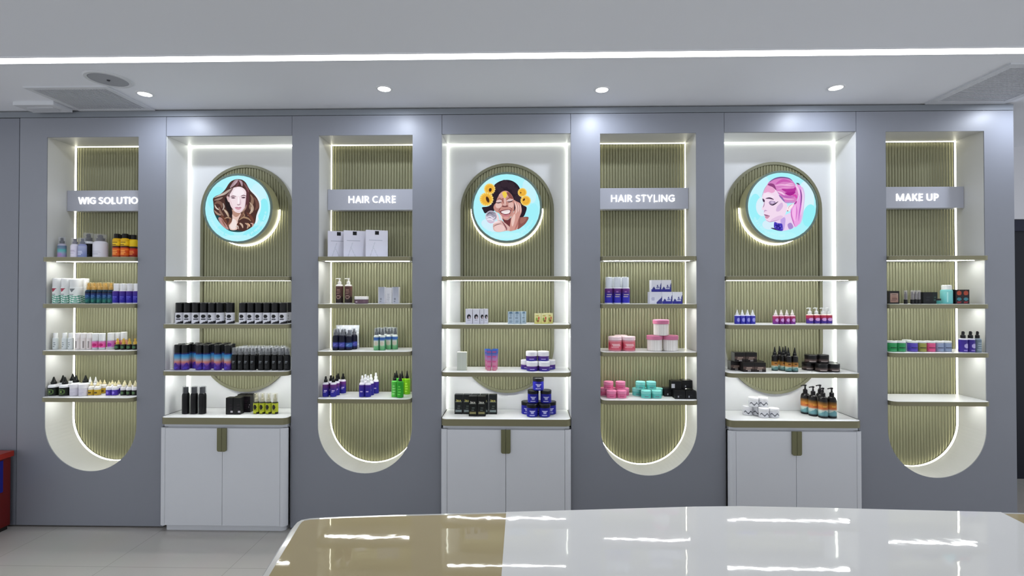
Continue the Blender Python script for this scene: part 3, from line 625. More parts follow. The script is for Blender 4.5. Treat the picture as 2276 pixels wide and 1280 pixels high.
for i in range(3):
    yf = .115; zc = ZPC_T
    e = empty('round_light_sign', (XB[i], D-.027, zc), f'round glowing sign picturing a {["woman with long wavy brown hair", "laughing woman with sunflowers in her afro", "pink-haired woman in profile"][i]}', 'light sign', 'round portrait light signs')
    h = D-.027-yf
    mb = MB(); n = 64
    ring = lambda r, y: [(r*math.cos(2*PI*k/n), y, r*math.sin(2*PI*k/n)) for k in range(n)]
    def band(rs, mi=0):
        for (r0, y0), (r1, y1) in zip(rs, rs[1:]):
            mb.add(ring(r0, y0)+ring(r1, y1), [(k, (k+1) % n, n+(k+1) % n, n+k) for k in range(n)], mi, True)
    band([(.2685, -h+.012), (.272, -.006)]); band([(.272, -.006), (.262, 0)]); band([(.262, 0), (.262, -.0001), (.01, -.0001)]); mb.obj('drum', DRUM, e)
    mb = MB(); band([(.2685, -h+.012), (.2695, -h+.002)]); band([(.2695, -h+.002), (.267, -h)]); band([(.267, -h), (.2548, -h)]); band([(.2548, -h), (.2548, -h+.006)]); mb.obj('rim', RIM, e)
    pm = PICS[i].mb.mesh('picture', [BACKLIT]); po = bpy.data.objects.new('picture', pm); C.objects.link(po); po.parent = e; po.location = (0, -h+.0045, 0)
    mb = MB(); mb.tube([(.278*math.cos(t), -.010, .278*math.sin(t)) for t in [-PI-.02+(PI+.04)*k/48 for k in range(49)]], .004, 8)
    mb.obj('led_strip', mat('led_sign', 'ffffff', emit='fffdf0', estr=9), e)

# ------------------------------------------------------------------ goods on the shelves
U = .00336                                   # one pixel of the photograph at the shelves, in metres
ORD = ['first', 'second', 'third', 'fourth', 'fifth', 'sixth', 'seventh', 'eighth', 'ninth', 'tenth', 'eleventh', 'twelfth']
def hx(c): return [int(c[i:i+2], 16) for i in (0, 2, 4)]
def mixc(a, b, t): return '%02x%02x%02x' % tuple(int(round(x+(y-x)*t)) for x, y in zip(hx(a), hx(b)))
def grad(stops):
    def f(v):
        if v <= stops[0][0]: return stops[0][1]
        for (v0, a), (v1, b) in zip(stops, stops[1:]):
            if v <= v1: return mixc(a, b, (v-v0)/max(1e-6, v1-v0))
        return stops[-1][1]
    return f
def L(stops, marks=()):
    """Label artwork: a vertical colour run plus marks (u0,u1,v0,v1,colour) or a callable; u is -1..1 across the front, v 0..1 upwards."""
    g = grad(stops) if isinstance(stops, list) else (lambda v: stops)
    def f(u, v):
        c = g(v)
        for m in marks:
            if callable(m): c = m(u, v) or c
            elif m[0] <= u <= m[1] and m[2] <= v <= m[3]: c = m[4]
        return c
    return f
def blob(cu, cv, ru, rv, col): return lambda u, v: col if ((u-cu)/ru)**2+((v-cv)/rv)**2 <= 1 else None
def lines(v0, v1, n, col, u0=-.5, u1=.5, seed=1):
    rnd = random.Random(seed); cut = [(u0+.25*rnd.random(), u1-.25*rnd.random()) for _ in range(n)]
    def f(u, v):
        if not v0 <= v < v1: return None
        q = (v-v0)/(v1-v0)*n; k = int(q); return col if q-k < .5 and cut[k][0] <= u <= cut[k][1] else None
    return f
def wave(v0, amp, col, above=False, ph=0.):
    return lambda u, v: col if (v < v0+amp*math.sin(3*u+ph)) != above else None
def hill(h0, h1, col): return lambda u, v: col if v < h0+(h1-h0)*abs(math.sin(4.2*u+.6))*(.6+.4*u) else None
def dk(c):
    h = hx(c); return c if max(h) > 72 else '%02x%02x%02x' % tuple(int(q*.55) for q in h)
def cmat(c, rough=.32, alpha=1., metal=0.):
    c = dk(c); return mat('plastic_%s_%d_%d_%d' % (c, rough*100, alpha*100, metal*100), c, rough, alpha=alpha, metal=metal, spec=.25 if alpha == 1 else .5)
def band(r, z0, z1, fn, nt=60, nv=22):
    mb = MB(); v = []
    for j in range(nv+1):
        for i in range(nt): a = 2*PI*i/nt; v.append((r*math.cos(a), r*math.sin(a), z0+(z1-z0)*j/nv))
    fs, cs = [], []
    for j in range(nv):
        for i in range(nt):
            a = (i+.5)/nt*4; u = (a-3) if a >= 1 else (a+1)   # a=3 faces the room
            fs.append((j*nt+i, j*nt+(i+1) % nt, (j+1)*nt+(i+1) % nt, (j+1)*nt+i)); cs.append(dk(fn(u, (j+.5)/nv)))
    mb.add(v, fs, 0, True, cs); return mb.mesh('label', [PRINT])
def lm(name, prof, m, n=20):
    mb = MB(); mb.lathe([(max(r, .0003), z) for r, z in prof], n); return (name, mb.mesh(name, [m]))
KINDS = {}
def bottle(key, name, w, h, top, body, capc, style, label=None, lz=(.06, .94), sh=.16, neck=.42, clear=None, alpha=1., cw=.86):
    """w, h, top in photo pixels; style: can, mist, cone, pump, disc, dome"""
    r, H, T = w*U/2, h*U, top*U; hb = H-T; s = sh*hb; nr = r*neck; parts = []
    c1 = r*.08
    if style == 'can': prof = [(.0, 0), (r*.9, 0), (r, c1), (r, hb-s*.5), (r*.97, hb-s*.1), (r*.93, hb), (0, hb)]
    else: prof = [(.0, 0), (r*.9, 0), (r, c1), (r, hb-s)]+[(nr+(r-nr)*math.cos(PI/2*k/5), hb-s+s*math.sin(PI/2*k/5)) for k in range(1, 6)]+[(nr, hb), (0, hb)]
    parts.append(lm('body', prof, cmat(body, .28, alpha)))
    if label:
        z0 = lz[0]*hb; z1 = min(lz[1]*hb, hb-s*(.5 if style == 'can' else 1.0)); parts.append(('label', band(r+.0004, z0, z1, label)))
    cm = cmat(capc, .35); g = .0003
    if style == 'can':
        parts.append(lm('cap', [(0, hb+g), (r*.96, hb+g), (r*.96, H-r*.12), (r*.86, H), (0, H)], cm))
    elif style == 'dome':
        parts.append(lm('cap', [(0, hb+g), (r*.92, hb+g), (r*.92, H-T*.35), (r*.75, H-T*.1), (r*.45, H), (0, H)], cm))
    elif style == 'disc':
        cr = max(nr*1.12, r*.7); parts.append(lm('cap', [(0, hb+g), (cr, hb+g), (cr, H-cr*.1), (cr*.92, H), (0, H)], cm))
    elif style == 'cone':
        cr = max(nr*1.1, r*.55)
        parts.append(lm('cap', [(0, hb+g), (cr, hb+g), (cr, hb+T*.28), (cr*.8, hb+T*.32), (cr*.55, hb+T*.55), (cr*.22, H-T*.03), (cr*.12, H), (0, H)], cm))
    elif style == 'mist':
        cr = max(nr*1.12, r*.58)
        mb = MB(); mb.lathe([(.0003, hb+g), (cr, hb+g), (cr, hb+T*.42), (cr*.62, hb+T*.5), (cr*.55, hb+T*.9), (cr*.4, H), (.0003, H)], 16); mb.box(-cr*.2, cr*.2, -cr*.85, -cr*.3, H-T*.3, H-T*.14)
        parts.append(('spray_head', mb.mesh('spray_head', [cm])))
    elif style == 'pump':
        cr = max(nr*1.1, r*.5)
        mb = MB(); mb.lathe([(.0003, hb+g), (cr, hb+g), (cr, hb+T*.4), (cr*.45, hb+T*.48), (cr*.32, hb+T*.8), (cr*.55, hb+T*.82), (cr*.55, H), (.0003, H)], 16)
        mb.tube([(0, 0, H-T*.09), (-r*.6, -r*.1, H-T*.08), (-r*1.05, -r*.15, H-T*.13)], T*.07, 8)
        parts.append(('pump_head', mb.mesh('pump_head', [cm])))
    if clear:
        cr = r*cw
        parts.append(lm('overcap', [(cr, hb-s*.1), (cr, H+U), (cr*.9, H+U*1.6), (0, H+U*1.6)], cmat(clear, .10, .2)))
    KINDS[key] = (name, 'bottle', parts)
def jar(key, w, h, lid, body, lidc, label=None, lr=1.0, lz=(.08, .92), alpha=1.):
    r, H, T = w*U/2, h*U, lid*U; hb = H-T; br = r*(.97 if lr >= 1 else 1.0)
    parts = [lm('body', [(0, 0), (br*.92, 0), (br, br*.1), (br, hb-.001), (br*.9, hb), (0, hb)], cmat(body, .28, alpha), 26),
             lm('lid', [(0, hb+.0003), (r*lr, hb+.0003), (r*lr, H-r*.06), (r*lr*.94, H), (0, H)], cmat(lidc, .35), 26)]
    if label: parts.append(('label', band(br+.0004, lz[0]*hb, lz[1]*hb, label)))
    KINDS[key] = ('jar', 'jar', parts)
def carton(key, w, h, d, side, front, name='carton', cat='box', n=18, extra=None):
    x, y, z = w*U/2, d*U/2, h*U; mb = MB(); mb.box(-x, x, -y, y, 0, z, 0, dk(side))
    v = [(-x+2*x*i/n, -y-.0003, z*j/n) for j in range(n+1) for i in range(n+1)]
    mb2 = MB(); mb2.add(v, [(j*(n+1)+i, j*(n+1)+i+1, (j+1)*(n+1)+i+1, (j+1)*(n+1)+i) for j in range(n) for i in range(n)], 0, False, [dk(front(-1+2*(i+.5)/n, (j+.5)/n)) for j in range(n) for i in range(n)])
    parts = [('body', mb.mesh('body', [PRINT])), ('front_print', mb2.mesh('front_print', [PRINT]))]
    if extra: parts += extra
    KINDS[key] = (name, cat, parts)
ALL = []
def inst(kind, X, Y, Z, label, group, rz=0.):
    name, cat, parts = KINDS[kind]
    e = bpy.data.objects.new(name, None); C.objects.link(e); e.location = (X, Y, Z+.0004); e.rotation_euler = (0, 0, rz); e.empty_display_size = .02
    e['label'] = label; e['category'] = cat; e['group'] = group; ALL.append(label)
    for pn, me in parts:
        o = bpy.data.objects.new(pn, me); C.objects.link(o); o.parent = e
    return e
def row(kind, group, desc, place, xs, Y, z, tag='', rz=0., dz=0., jit=0., py=700):
    """One row of like goods; xs are where they stand across the photograph, Y how far back on the shelf."""
    xs = sorted(xs); n = len(xs)
    for k, px in enumerate(xs):
        p = atY(px, py, Y)
        o = '' if n == 1 else (', left one' if k == 0 else ', right one') if n == 2 else (f', {ORD[k]} from left' if k < 12 else f', {ORD[n-1-k]} from right')
        lab = f"{desc}{o}{', '+tag if tag else ''}, {place}"
        inst(kind, p.x, Y, z+dz, lab, group, rz+random.uniform(-jit, jit))

# ---- WIG SOLUTION niche
z = RZ[0]; pl = 'top WIG SOLUTION shelf'; g = 'spray bottles on the top WIG SOLUTION shelf'
bottle('teal_spray', 'spray_bottle', 16, 46, 13, 'a9a7b8', '2d2f38', 'mist', L([(0, '9a86b4'), (.35, '8fa0b4'), (.6, '58b0ac'), (.8, '6d7f96'), (1, '5f7890')], [lines(.1, .4, 3, 'b27fb8')]), clear='c8ccd6')
bottle('pale_spray', 'spray_bottle', 16, 44, 12, 'd9d4e0', '54545e', 'mist', L('dcd6e4', [lines(.3, .7, 3, 'b9aec4')]), clear='d8d6e0')
bottle('violet_spray', 'spray_bottle', 16, 44, 12, '8c93bb', '3b3e4c', 'mist', L([(0, '7a86b2'), (1, 'a7acc8')], [lines(.2, .6, 3, 'c5c9de')]), clear='c8ccd6')
bottle('black_spray', 'spray_bottle', 24, 58, 17, 'dfe0e3', '34353c', 'mist', L([(0, '1d2a33'), (.5, '151a20'), (1, '1a1d22')], [lines(.5, .8, 2, '8f979b', -.4, .4), lines(.1, .3, 2, '4d5b62')]), clear='cfd0d4', lz=(.02, .97))
bottle('white_spray', 'spray_bottle', 28, 54, 14, 'd3d2da', '3a3b42', 'mist', L('d8d7df', [lines(.2, .5, 3, 'c2c1cb')]), clear='d0d0d6')
for k, x, d in (('teal_spray', 136.5, 'small teal and lilac spray bottle with clear overcap'), ('pale_spray', 165.5, 'small pale spray bottle with clear overcap'), ('violet_spray', 182, 'small blue-violet spray bottle in front of the black one')):
    row(k, g, d, pl, [x], .07, z)
row('black_spray', g, 'large black-labelled spray bottle with white shoulders', pl, [195.5], .155, z); row('white_spray', g, 'large plain white spray bottle with clear overcap', pl, [222], .12, z)
bottle('orange_bottle', 'bottle', 17, 55, 10, 'd8a818', '1a1512', 'disc', L([(0, '7c1f12'), (.12, 'd8661c'), (.3, 'c8481a'), (.45, 'e87a20'), (.52, 'a02a14'), (.6, '1d1712'), (.66, 'd8a818'), (.8, 'e8c420'), (1, 'c99a18')], [lines(.12, .4, 3, 'f0a850'), lines(.68, .95, 2, '6b4a10')]), sh=.08)
bottle('red_bottle', 'bottle', 17, 53, 10, 'd8b018', '1a1512', 'disc', L([(0, '6b160f'), (.2, 'b03018'), (.45, 'c0381a'), (.52, '8a1f12'), (.6, '1d1712'), (.66, 'd8b018'), (1, 'e0c020')], [lines(.12, .4, 3, 'e08a40')]), sh=.08)
g = 'orange and yellow bottles on the top WIG SOLUTION shelf'
row('orange_bottle', g, 'yellow and orange bottle with black cap', pl, [259, 277], .08, z, 'front row')
row('red_bottle', g, 'yellow and dark red bottle with black cap', pl, [296], .10, z)
row('orange_bottle', g, 'yellow and orange bottle with black cap', pl, [268, 287], .15, z, 'back row')
z = RZ[1]; pl = 'second WIG SOLUTION shelf'; g = 'green and white bottles on the second WIG SOLUTION shelf'
bottle('stripe_can', 'mousse_bottle', 18.5, 57, 18, 'e9ecec', 'eceded', 'can', L([(0, 'dfe8e4'), (1, 'e6e9e8')], [lambda u, v: ('4c9c82' if (v*14+.6*math.sin(4*u)) % 2 < 1.05 else None) if v < .52 else None, lambda u, v: 'a8304a' if .74 < v < .97 and abs(u+.15) < (v-.70)*2.0 else None, lines(.55, .64, 1, '777b80', -.5, .4)]), lz=(.03, .98))
bottle('stripe_can_grey', 'mousse_bottle', 23, 55, 17, 'e9ecec', 'e6e8e8', 'can', L([(0, 'dfe8e4'), (1, 'e6e9e8')], [lambda u, v: ('4c9c82' if (v*14+.6*math.sin(4*u)) % 2 < 1.05 else None) if v < .52 else None, lambda u, v: '6f7478' if .74 < v < .97 and abs(u) < (v-.72)*1.6 else None, lines(.55, .64, 1, '777b80', -.5, .4)]), lz=(.03, .98))
row('stripe_can', g, 'green-waved mousse bottle with red triangle', pl, [127.5, 147], .045, z, 'front row')
row('stripe_can_grey', g, 'wide green-waved mousse bottle with grey triangle', pl, [169], .05, z)
row('stripe_can', g, 'green-waved mousse bottle with red triangle', pl, [153, 169, 187], .115, z, 'back row')
bottle('teal_gold', 'spray_bottle', 12.5, 46, 15, '12324a', 'c79a44', 'mist', L([(0, '0f4a44'), (.3, '125a58'), (.6, '12407a'), (.85, '14245a'), (1, '0d1230')], [lines(.5, .8, 3, '4a78a8'), lines(.15, .4, 2, '1f7a66')]), clear='e2c98c', lz=(.02, .98))
g = 'gold-topped bottles on the second WIG SOLUTION shelf'; d = 'dark blue-green bottle with gold spray top'
row('teal_gold', g, d, pl, [196.5, 209.5, 222.5, 235, 246.5], .045, z, 'front row'); row('teal_gold', g, d, pl, [203.5, 216.5, 230, 242], .10, z, 'back row')
bottle('purple_white', 'bottle', 14.5, 45, 16, 'e8e6ee', 'efeff2', 'disc', L([(0, '1d1a8e'), (.5, '2a1f92'), (1, '4a2a86')], [lines(.3, .6, 2, '5a58c8')]), lz=(.06, .97), sh=.04)
g = 'white-capped purple bottles on the second WIG SOLUTION shelf'; d = 'blue-purple bottle with white cap'
row('purple_white', g, d, pl, [258.5, 274, 289, 304], .045, z, 'front row'); row('purple_white', g, d, pl, [266, 281.5, 297], .11, z, 'back row')
z = RZ[2]; pl = 'third WIG SOLUTION shelf'; g = 'slim white bottles on the third WIG SOLUTION shelf'
bottle('frost', 'bottle', 10.5, 37, 11, 'dfe5e6', 'f0f2f2', 'disc', L('dfe5e6', [lines(.2, .75, 3, '8d979b', -.2, .5)]), sh=.05, neck=.7)
bottle('whiteb', 'bottle', 11.5, 37, 11, 'efe9e8', 'f3efee', 'can', L('efe8e6', [(.1, .4, .1, .75, '9c9492')]), sh=.04)
row('frost', g, 'frosted clear slim bottle with dark lettering', pl, [124, 144.5, 158], .05, z, jit=.3)
row('whiteb', g, 'plain white slim bottle', pl, [174, 187, 200], .05, z, jit=.5)
bottle('pinkb', 'bottle', 13, 36.5, 16, 'cfd2d8', 'eef0f0', 'can', L([(0, 'b9c0cc'), (.12, 'e85aa4'), (.5, 'e85aa4'), (1, 'd985bb')], [blob(.1, .45, .45, .25, 'b01a68')]), lz=(.2, .98))
bottle('lilacb', 'bottle', 13, 37, 16, 'cfd2d8', 'eef0f0', 'can', L([(0, 'b9c0cc'), (.2, 'c86cc0'), (1, 'd58ac4')], [blob(.1, .45, .45, .25, '9a2f98')]), lz=(.2, .98))
bottle('peachb', 'bottle', 13, 38, 16, 'cfd2d8', 'eef0f0', 'can', L([(0, 'c9b0bc'), (.2, 'e890a0'), (1, 'eeb088')], [blob(.1, .45, .45, .25, 'c0506a')]), lz=(.2, .98))
g = 'pink-labelled bottles on the third WIG SOLUTION shelf'
row('pinkb', g, 'white bottle with hot pink label', pl, [213.5, 228], .05, z); row('lilacb', g, 'white bottle with lilac label', pl, [247], .07, z)
row('pinkb', g, 'white bottle with hot pink label behind small black ones', pl, [261.5], .11, z); row('peachb', g, 'white bottle with peach-pink label', pl, [276], .11, z)
bottle('blackgold', 'spray_bottle', 11.5, 25, 13, '17211a', 'd6b04a', 'mist', L('1a2a1e', [blob(0, .5, .45, .3, '3d6a44')]), sh=.1)
row('blackgold', 'small black bottles on the third WIG SOLUTION shelf', 'small black bottle with gold spray top', pl, [262, 275.5, 288.5, 301], .045, z, jit=.2)
z = RZ[3]; pl = 'bottom WIG SOLUTION shelf'; g = 'cone-capped glue bottles on the bottom WIG SOLUTION shelf'
bottle('glue', 'glue_bottle', 20.5, 42, 16, 'e6e6ea', '202522', 'cone', L('1f2a20', [blob(0, .5, .5, .34, '4e6a38'), blob(0, .5, .36, .22, '1f2a20'), (-.15, .15, .35, .65, '6d8a44')]), lz=(.04, .74), sh=.22)
d = 'black-labelled glue bottle with black cone cap'
for xs, Y, t in (([121, 146], .03, 'front row'), ([141.5, 170, 191.5], .10, 'middle row'), ([163], .178, 'back row')): row('glue', g, d, pl, xs, Y, z, t)
jar('whitejar', 18, 26, 9, 'e3e0e8', 'efedf2', L('dcd8e4', [lines(.2, .6, 2, 'c9c4d4')]))
row('whitejar', 'white tubs on the bottom WIG SOLUTION shelf', 'plain white round tub', pl, [167.5, 187.5], .035, z)
bottle('whitecone', 'glue_bottle', 13, 34, 14, 'ecebee', 'f0eff0', 'cone', L('ece9ea', [lines(.2, .6, 2, 'd0cccc')]), sh=.2)
row('whitecone', 'white cone-capped bottles on the bottom WIG SOLUTION shelf', 'small white bottle with white cone cap', pl, [202, 214], .19, z)
bottle('yellowlab', 'glue_bottle', 12.5, 31, 10, 'eceae4', 'e9dcae', 'cone', L([(0, 'b8962a'), (1, 'c9a832')], [(-.3, .3, .3, .6, '4d3a18')]), lz=(.05, .62), sh=.25)
g = 'mustard-labelled bottles on the bottom WIG SOLUTION shelf'; d = 'small white bottle with mustard label'
row('yellowlab', g, d, pl, [205, 218.5], .05, z, 'front row'); row('yellowlab', g, d, pl, [224, 233.5], .12, z, 'back row')
bottle('purplelab', 'glue_bottle', 12.5, 31, 10, 'eceaf2', 'e8deb4', 'cone', L('46309c', [blob(0, .5, .3, .25, '8d7ad8')]), lz=(.05, .62), sh=.25)
g = 'purple-labelled bottles on the bottom WIG SOLUTION shelf'; d = 'small white bottle with purple label'
row('purplelab', g, d, pl, [244.5, 257.5], .045, z, 'front row'); row('purplelab', g, d, pl, [251, 265], .11, z, 'back row')
bottle('blacklab', 'glue_bottle', 11.5, 30, 10, 'eceaee', 'efe6c0', 'cone', L('1e2420', [blob(0, .5, .4, .28, '4a6a44')]), lz=(.05, .62), sh=.25)
g = 'small black-labelled bottles on the bottom WIG SOLUTION shelf'; d = 'small white bottle with black label'
row('blacklab', g, d, pl, [276, 289, 301], .045, z, 'front row'); row('blacklab', g, d, pl, [278.5, 290.5, 302], .115, z, 'back row')

# ---- bay of the brown-haired woman
z = BZ[1]; pl = 'second shelf, brown-hair bay'; g = 'black and white spray cans in the brown-hair bay'
bottle('bw', 'spray_can', 17.6, 46.5, 20, '1b1b1f', '191a1e', 'can', L([(0, 'd9d9e0'), (1, 'e0e0e6')], [blob(.0, .66, .32, .17, '26262c'), (-.32, .32, .34, .46, '5a5a62'), lambda u, v: '3c3c44' if v < .2*max(0, u+.25)**.6+.02 and u > -.25 else None]), lz=(.03, .99))
d = 'white-labelled black can'
row('bw', g, d, pl, [400, 418, 436, 454, 472, 490, 512], .03, z, 'front, first cluster', jit=.5); row('bw', g, d, pl, [409, 427, 445, 463, 481, 502], .115, z, 'back, first cluster')
row('bw', g, d, pl, [541, 558.5, 576, 594, 612, 630], .03, z, 'front, second cluster'); row('bw', g, d, pl, [549, 567, 585, 603, 621, 640], .115, z, 'back, second cluster')
z = BZ[2]; pl = 'third shelf, brown-hair bay'; g = 'blue sunset spray cans in the brown-hair bay'
bottle('sunset', 'spray_can', 15.5, 56, 18, '1d1f5a', '14161a', 'can', L([(0, '241c8a'), (.2, '3a2a9c'), (.35, '8a4a9c'), (.5, 'd88a78'), (.62, 'b9a8b4'), (.8, '5ea8d0'), (1, '2a78c0')], [lambda u, v: '4a2a90' if v < .34+.12*math.sin(5*u+1) else None, lines(.05, .2, 2, '4a44c8', -.5, .5)]), lz=(.02, .99))
d = 'black-capped blue sunset can'
row('sunset', g, d, pl, [396, 412, 444, 460, 484.5, 507], .03, z, 'front row', jit=.9, py=800); row('sunset', g, d, pl, [404, 420, 436, 452, 473, 495, 515], .105, z, 'middle row', jit=.9, py=800)
row('sunset', g, d, pl, [422, 441, 463, 485, 505], .175, z, 'back row', jit=.9, py=800)
bottle('blackmist', 'spray_bottle', 13.2, 48, 13, '121417', '2c2f34', 'mist', L('14171a', [lines(.5, .72, 2, '70757a', -.45, .35), lines(.15, .4, 2, '3e4247', -.5, .4)]), clear='dfe3e8')
g = 'black mist bottles in the brown-hair bay'; d = 'black mist bottle with clear overcap'
row('blackmist', g, d, pl, [522, 535.5, 549, 563, 581.5, 595, 611, 624.5, 639], .03, z, 'front row', py=800); row('blackmist', g, d, pl, [530, 543, 556.5, 571, 588, 602, 617, 631], .085, z, 'second row', py=800)
row('blackmist', g, d, pl, [537, 551, 565, 579, 593, 607, 621, 635], .14, z, 'third row', py=800)
row('blackmist', g, d, pl, [545, 559, 573, 587, 601, 615, 629], .195, z, 'back row', py=800)
z = BZ[3]; pl = 'brown-hair bay counter'; g = 'tall matt black bottles in the brown-hair bay'
bottle('tallblack', 'bottle', 15.5, 60, 13, '14161b', '1c1e24', 'disc', None, sh=.16, neck=.62, clear='8c9098', cw=.97)
row('tallblack', g, 'tall plain matt black bottle', pl, [413, 431.5, 450], .07, z, py=920)
carton('blackbox', 16, 37, 15, '101115', L([(0, '16171c'), (1, '121317')], [lines(.3, .65, 4, '3a2a36', -.2, .9), (.35, .95, .12, .2, 'c0bcc2')]))
carton('blackbox2', 17, 36, 15, '100c12', L('161018', [lines(.2, .85, 5, '44303f', -.7, .3), lines(.3, .6, 2, '8a7f88', .5, .9)]))
g = 'black cartons on the brown-hair bay counter'
row('blackbox', g, 'black carton, front pair', pl, [514, 530.5], .07, z, py=920); row('blackbox2', g, 'black carton, middle pair', pl, [534, 552], .14, z, py=900); row('blackbox2', g, 'black carton, rear pair', pl, [540, 558], .21, z, py=890)
bottle('yellowspray', 'spray_bottle', 13, 44, 17, '2a2a14', 'b8b49c', 'mist', L([(0, 'b8bf2a'), (1, 'b4bc34')], [blob(-.05, .62, .36, .24, '2e2a16'), (-.4, .4, .30, .37, '55521e'), lambda u, v: '3a3a18' if u > .25 and v < .12 else None]), lz=(.05, .97), clear='d9d6bc', sh=.1)
row('yellowspray', 'yellow-green spray bottles in the brown-hair bay', 'yellow-green spray bottle with clear top', pl, [570, 583.5, 597, 611.5], .08, z, py=915)

# ---- HAIR CARE niche
z = RZ[0]; pl = 'top HAIR CARE shelf'
mb = MB(); mb.box(-.014, .014, -.0315, -.0304, .168, .195)
carton('whitebox', 47, 60, 18, 'd8d6e0', L([(0, 'd6d6e2'), (1, 'd2d0da')], [(-.7, .5, .60, .625, 'aeb0bc'), lambda u, v: 'bfc1cc' if abs((u+.55)-(v-.1)*.8) < .035 and v < .55 else None, lambda u, v: 'c4c6d0' if abs((u+.25)+(v-.3)*1.2) < .04 and v < .32 else None]), n=36, extra=[('black_tab', mb.mesh('black_tab', [cmat('1c1e24', .4)]))])
g = 'white boxes on the top HAIR CARE shelf'
for k, (x, Y) in enumerate(((753, .115), (788, .085), (837, .06))):
    p = atY(x, 540, Y); inst('whitebox', p.x, Y, z, f'{["first from the left of the big white boxes with black tab", "middle one of the big white boxes with black tab", "front one of the big white boxes with black tab"][k]}, {pl}', g, .38)
z = RZ[1]; pl = 'second HAIR CARE shelf'
bottle('brownpump', 'pump_bottle', 16, 57, 14, 'e4dfdc', 'efece8', 'pump', L([(0, '3e2a2a'), (1, '5a3a34')], [lines(.55, .85, 3, '8a6a60', -.4, .4), blob(0, .35, .4, .12, '9c8078'), blob(0, .35, .28, .07, '4a302c')]), lz=(.04, .90), sh=.08)
row('brownpump', 'brown-labelled pump bottles on the second HAIR CARE shelf', 'white pump bottle with brown label', pl, [754.5, 774.5], .06, z)
jar('brownjar', 31, 16, 6.5, '6b5560', 'e9e6e4', L('5a4450', [lines(.3, .7, 1, 'c9bcc4', -.5, 0)])); row('brownjar', 'jar on the second HAIR CARE shelf', 'low brown jar with white lid beside the pump bottles', pl, [803.5], .06, z)
carton('greybox', 14, 37, 14, 'dcdce2', L([(0, 'b9bcc8'), (1, 'a9adba')], [(-1, -.75, 0, 1, 'd9dae0'), lines(.1, .4, 3, '80848f', -.6, .2)])); carton('palebox', 15, 36, 14, 'e6e6ea', L('e2e2e6', [lines(.2, .7, 4, 'c2c3ca', -.5, .5), (-.1, .1, .1, .6, 'cfd0d6')]))
g = 'white cartons on the second HAIR CARE shelf'
row('greybox', g, 'slim grey and white carton', pl, [849.5, 880.5], .06, z); row('palebox', g, 'slim white carton between two grey ones', pl, [865], .08, z)
z = RZ[2]; pl = 'third HAIR CARE shelf'; g = 'dark blue spray bottles on the third HAIR CARE shelf'
bottle('navy', 'spray_bottle', 13.8, 46, 12, '10153e', '1c2030', 'mist', L([(0, '10153e'), (.2, '181c5a'), (.25, '4a4c9c'), (.55, '4248a0'), (.6, '14184a'), (1, '10153e')], [lines(.3, .5, 2, '7a7cc8', -.4, .3)]), clear='d8dce8')
bottle('navy_light', 'spray_bottle', 14.5, 44, 12, '10153e', '1c2030', 'mist', L([(0, '10153e'), (.2, '181c5a'), (.25, '3f6aa8'), (.55, '3c62a0'), (.6, '14184a'), (1, '10153e')], [lines(.3, .5, 2, '8aa8d8', -.4, .3)]), clear='d8dce8')
d = 'dark blue spray bottle with black top'
row('navy', g, d, pl, [746.5, 760.5], .045, z, 'front row', py=770); row('navy', g, d, pl, [752, 766], .10, z, 'back row', py=770); row('navy_light', g, 'dark blue spray bottle with lighter blue label', pl, [775.5], .06, z, py=770); row('navy', g, 'dark blue spray bottle in front of the silver pouch', pl, [787], .11, z, py=770)
def pouch():
    mb = MB(); n = 14; w, h = 54*U, 53*U; v = []
    for sgn in (-1, 1):
        for j in range(n+1):
            for i in range(n+1):
                a, b = i/n, j/n; bul = math.sin(PI*a)**.6*math.sin(PI*min(1, b*1.05))**.6*.021 if 0 < i < n and 0 < j < n else 0
                rip = .0015*math.sin(9*a+5*b)*math.sin(13*b) if 0 < i < n and 0 < j < n else 0
                v.append(((a-.5)*w*(1-.05*math.sin(PI*b)), sgn*(bul+.0008)+rip, b*h))
    N = (n+1)**2; fs = [(s_*N+j*(n+1)+i, s_*N+j*(n+1)+i+1, s_*N+(j+1)*(n+1)+i+1, s_*N+(j+1)*(n+1)+i) for s_ in (0, 1) for j in range(n) for i in range(n)]
    cs = []
    for s_ in (0, 1):
        for j in range(n):
            for i in range(n):
                a, b = i/n, j/n; c = 'c9cdd2' if (i*3+j*5) % 7 else 'e4e7ea'
                if b > .93: c = 'b6b8b0'
                if .62 < a < .9 and .12 < b < .5: c = '8fb2cf' if (i+j) % 3 else 'd8e4ee'
                if .55 < a < .68 and .5 < b < .75: c = '5a6472'
                cs.append(c)
    edge = [i for i in range(n+1)]+[j*(n+1)+n for j in range(1, n+1)]+[n*(n+1)+i for i in range(n-1, -1, -1)]+[j*(n+1) for j in range(n-1, 0, -1)]
    mb.add(v, fs, 0, True, cs); mb.add(v, [(a, b, N+b, N+a) for a, b in zip(edge, edge[1:]+edge[:1])], 0, False, 'c4c7cb')
    return mb.mesh('film', [attr_mat('pouch_print', rough=.2)])
me = pouch(); p = atY(773, 760, .175)
po = bpy.data.objects.new('pouch', me); C.objects.link(po); po.location = (p.x, .175, z+.0006); tag(po, 'large silvery plastic pouch standing behind the dark blue bottles, third HAIR CARE shelf', 'pouch')
bottle('bluegreen', 'spray_bottle', 12.5, 48, 14, 'dfe6e2', '2c3038', 'mist', L([(0, '5aa06a'), (.3, '7ab884'), (.4, 'c9d4c0'), (.7, 'd5d9cc'), (.82, '3c6ab0'), (.97, '3560a8'), (1, 'dfe6e2')], [blob(0, .5, .4, .16, 'cfc8b4'), (.6, 1.4, 0, .8, '35805a')]), lz=(.02, .88), clear='d9e2ea', sh=.14)
g = 'blue and green spray bottles on the third HAIR CARE shelf'; d = 'blue-and-green spray bottle'
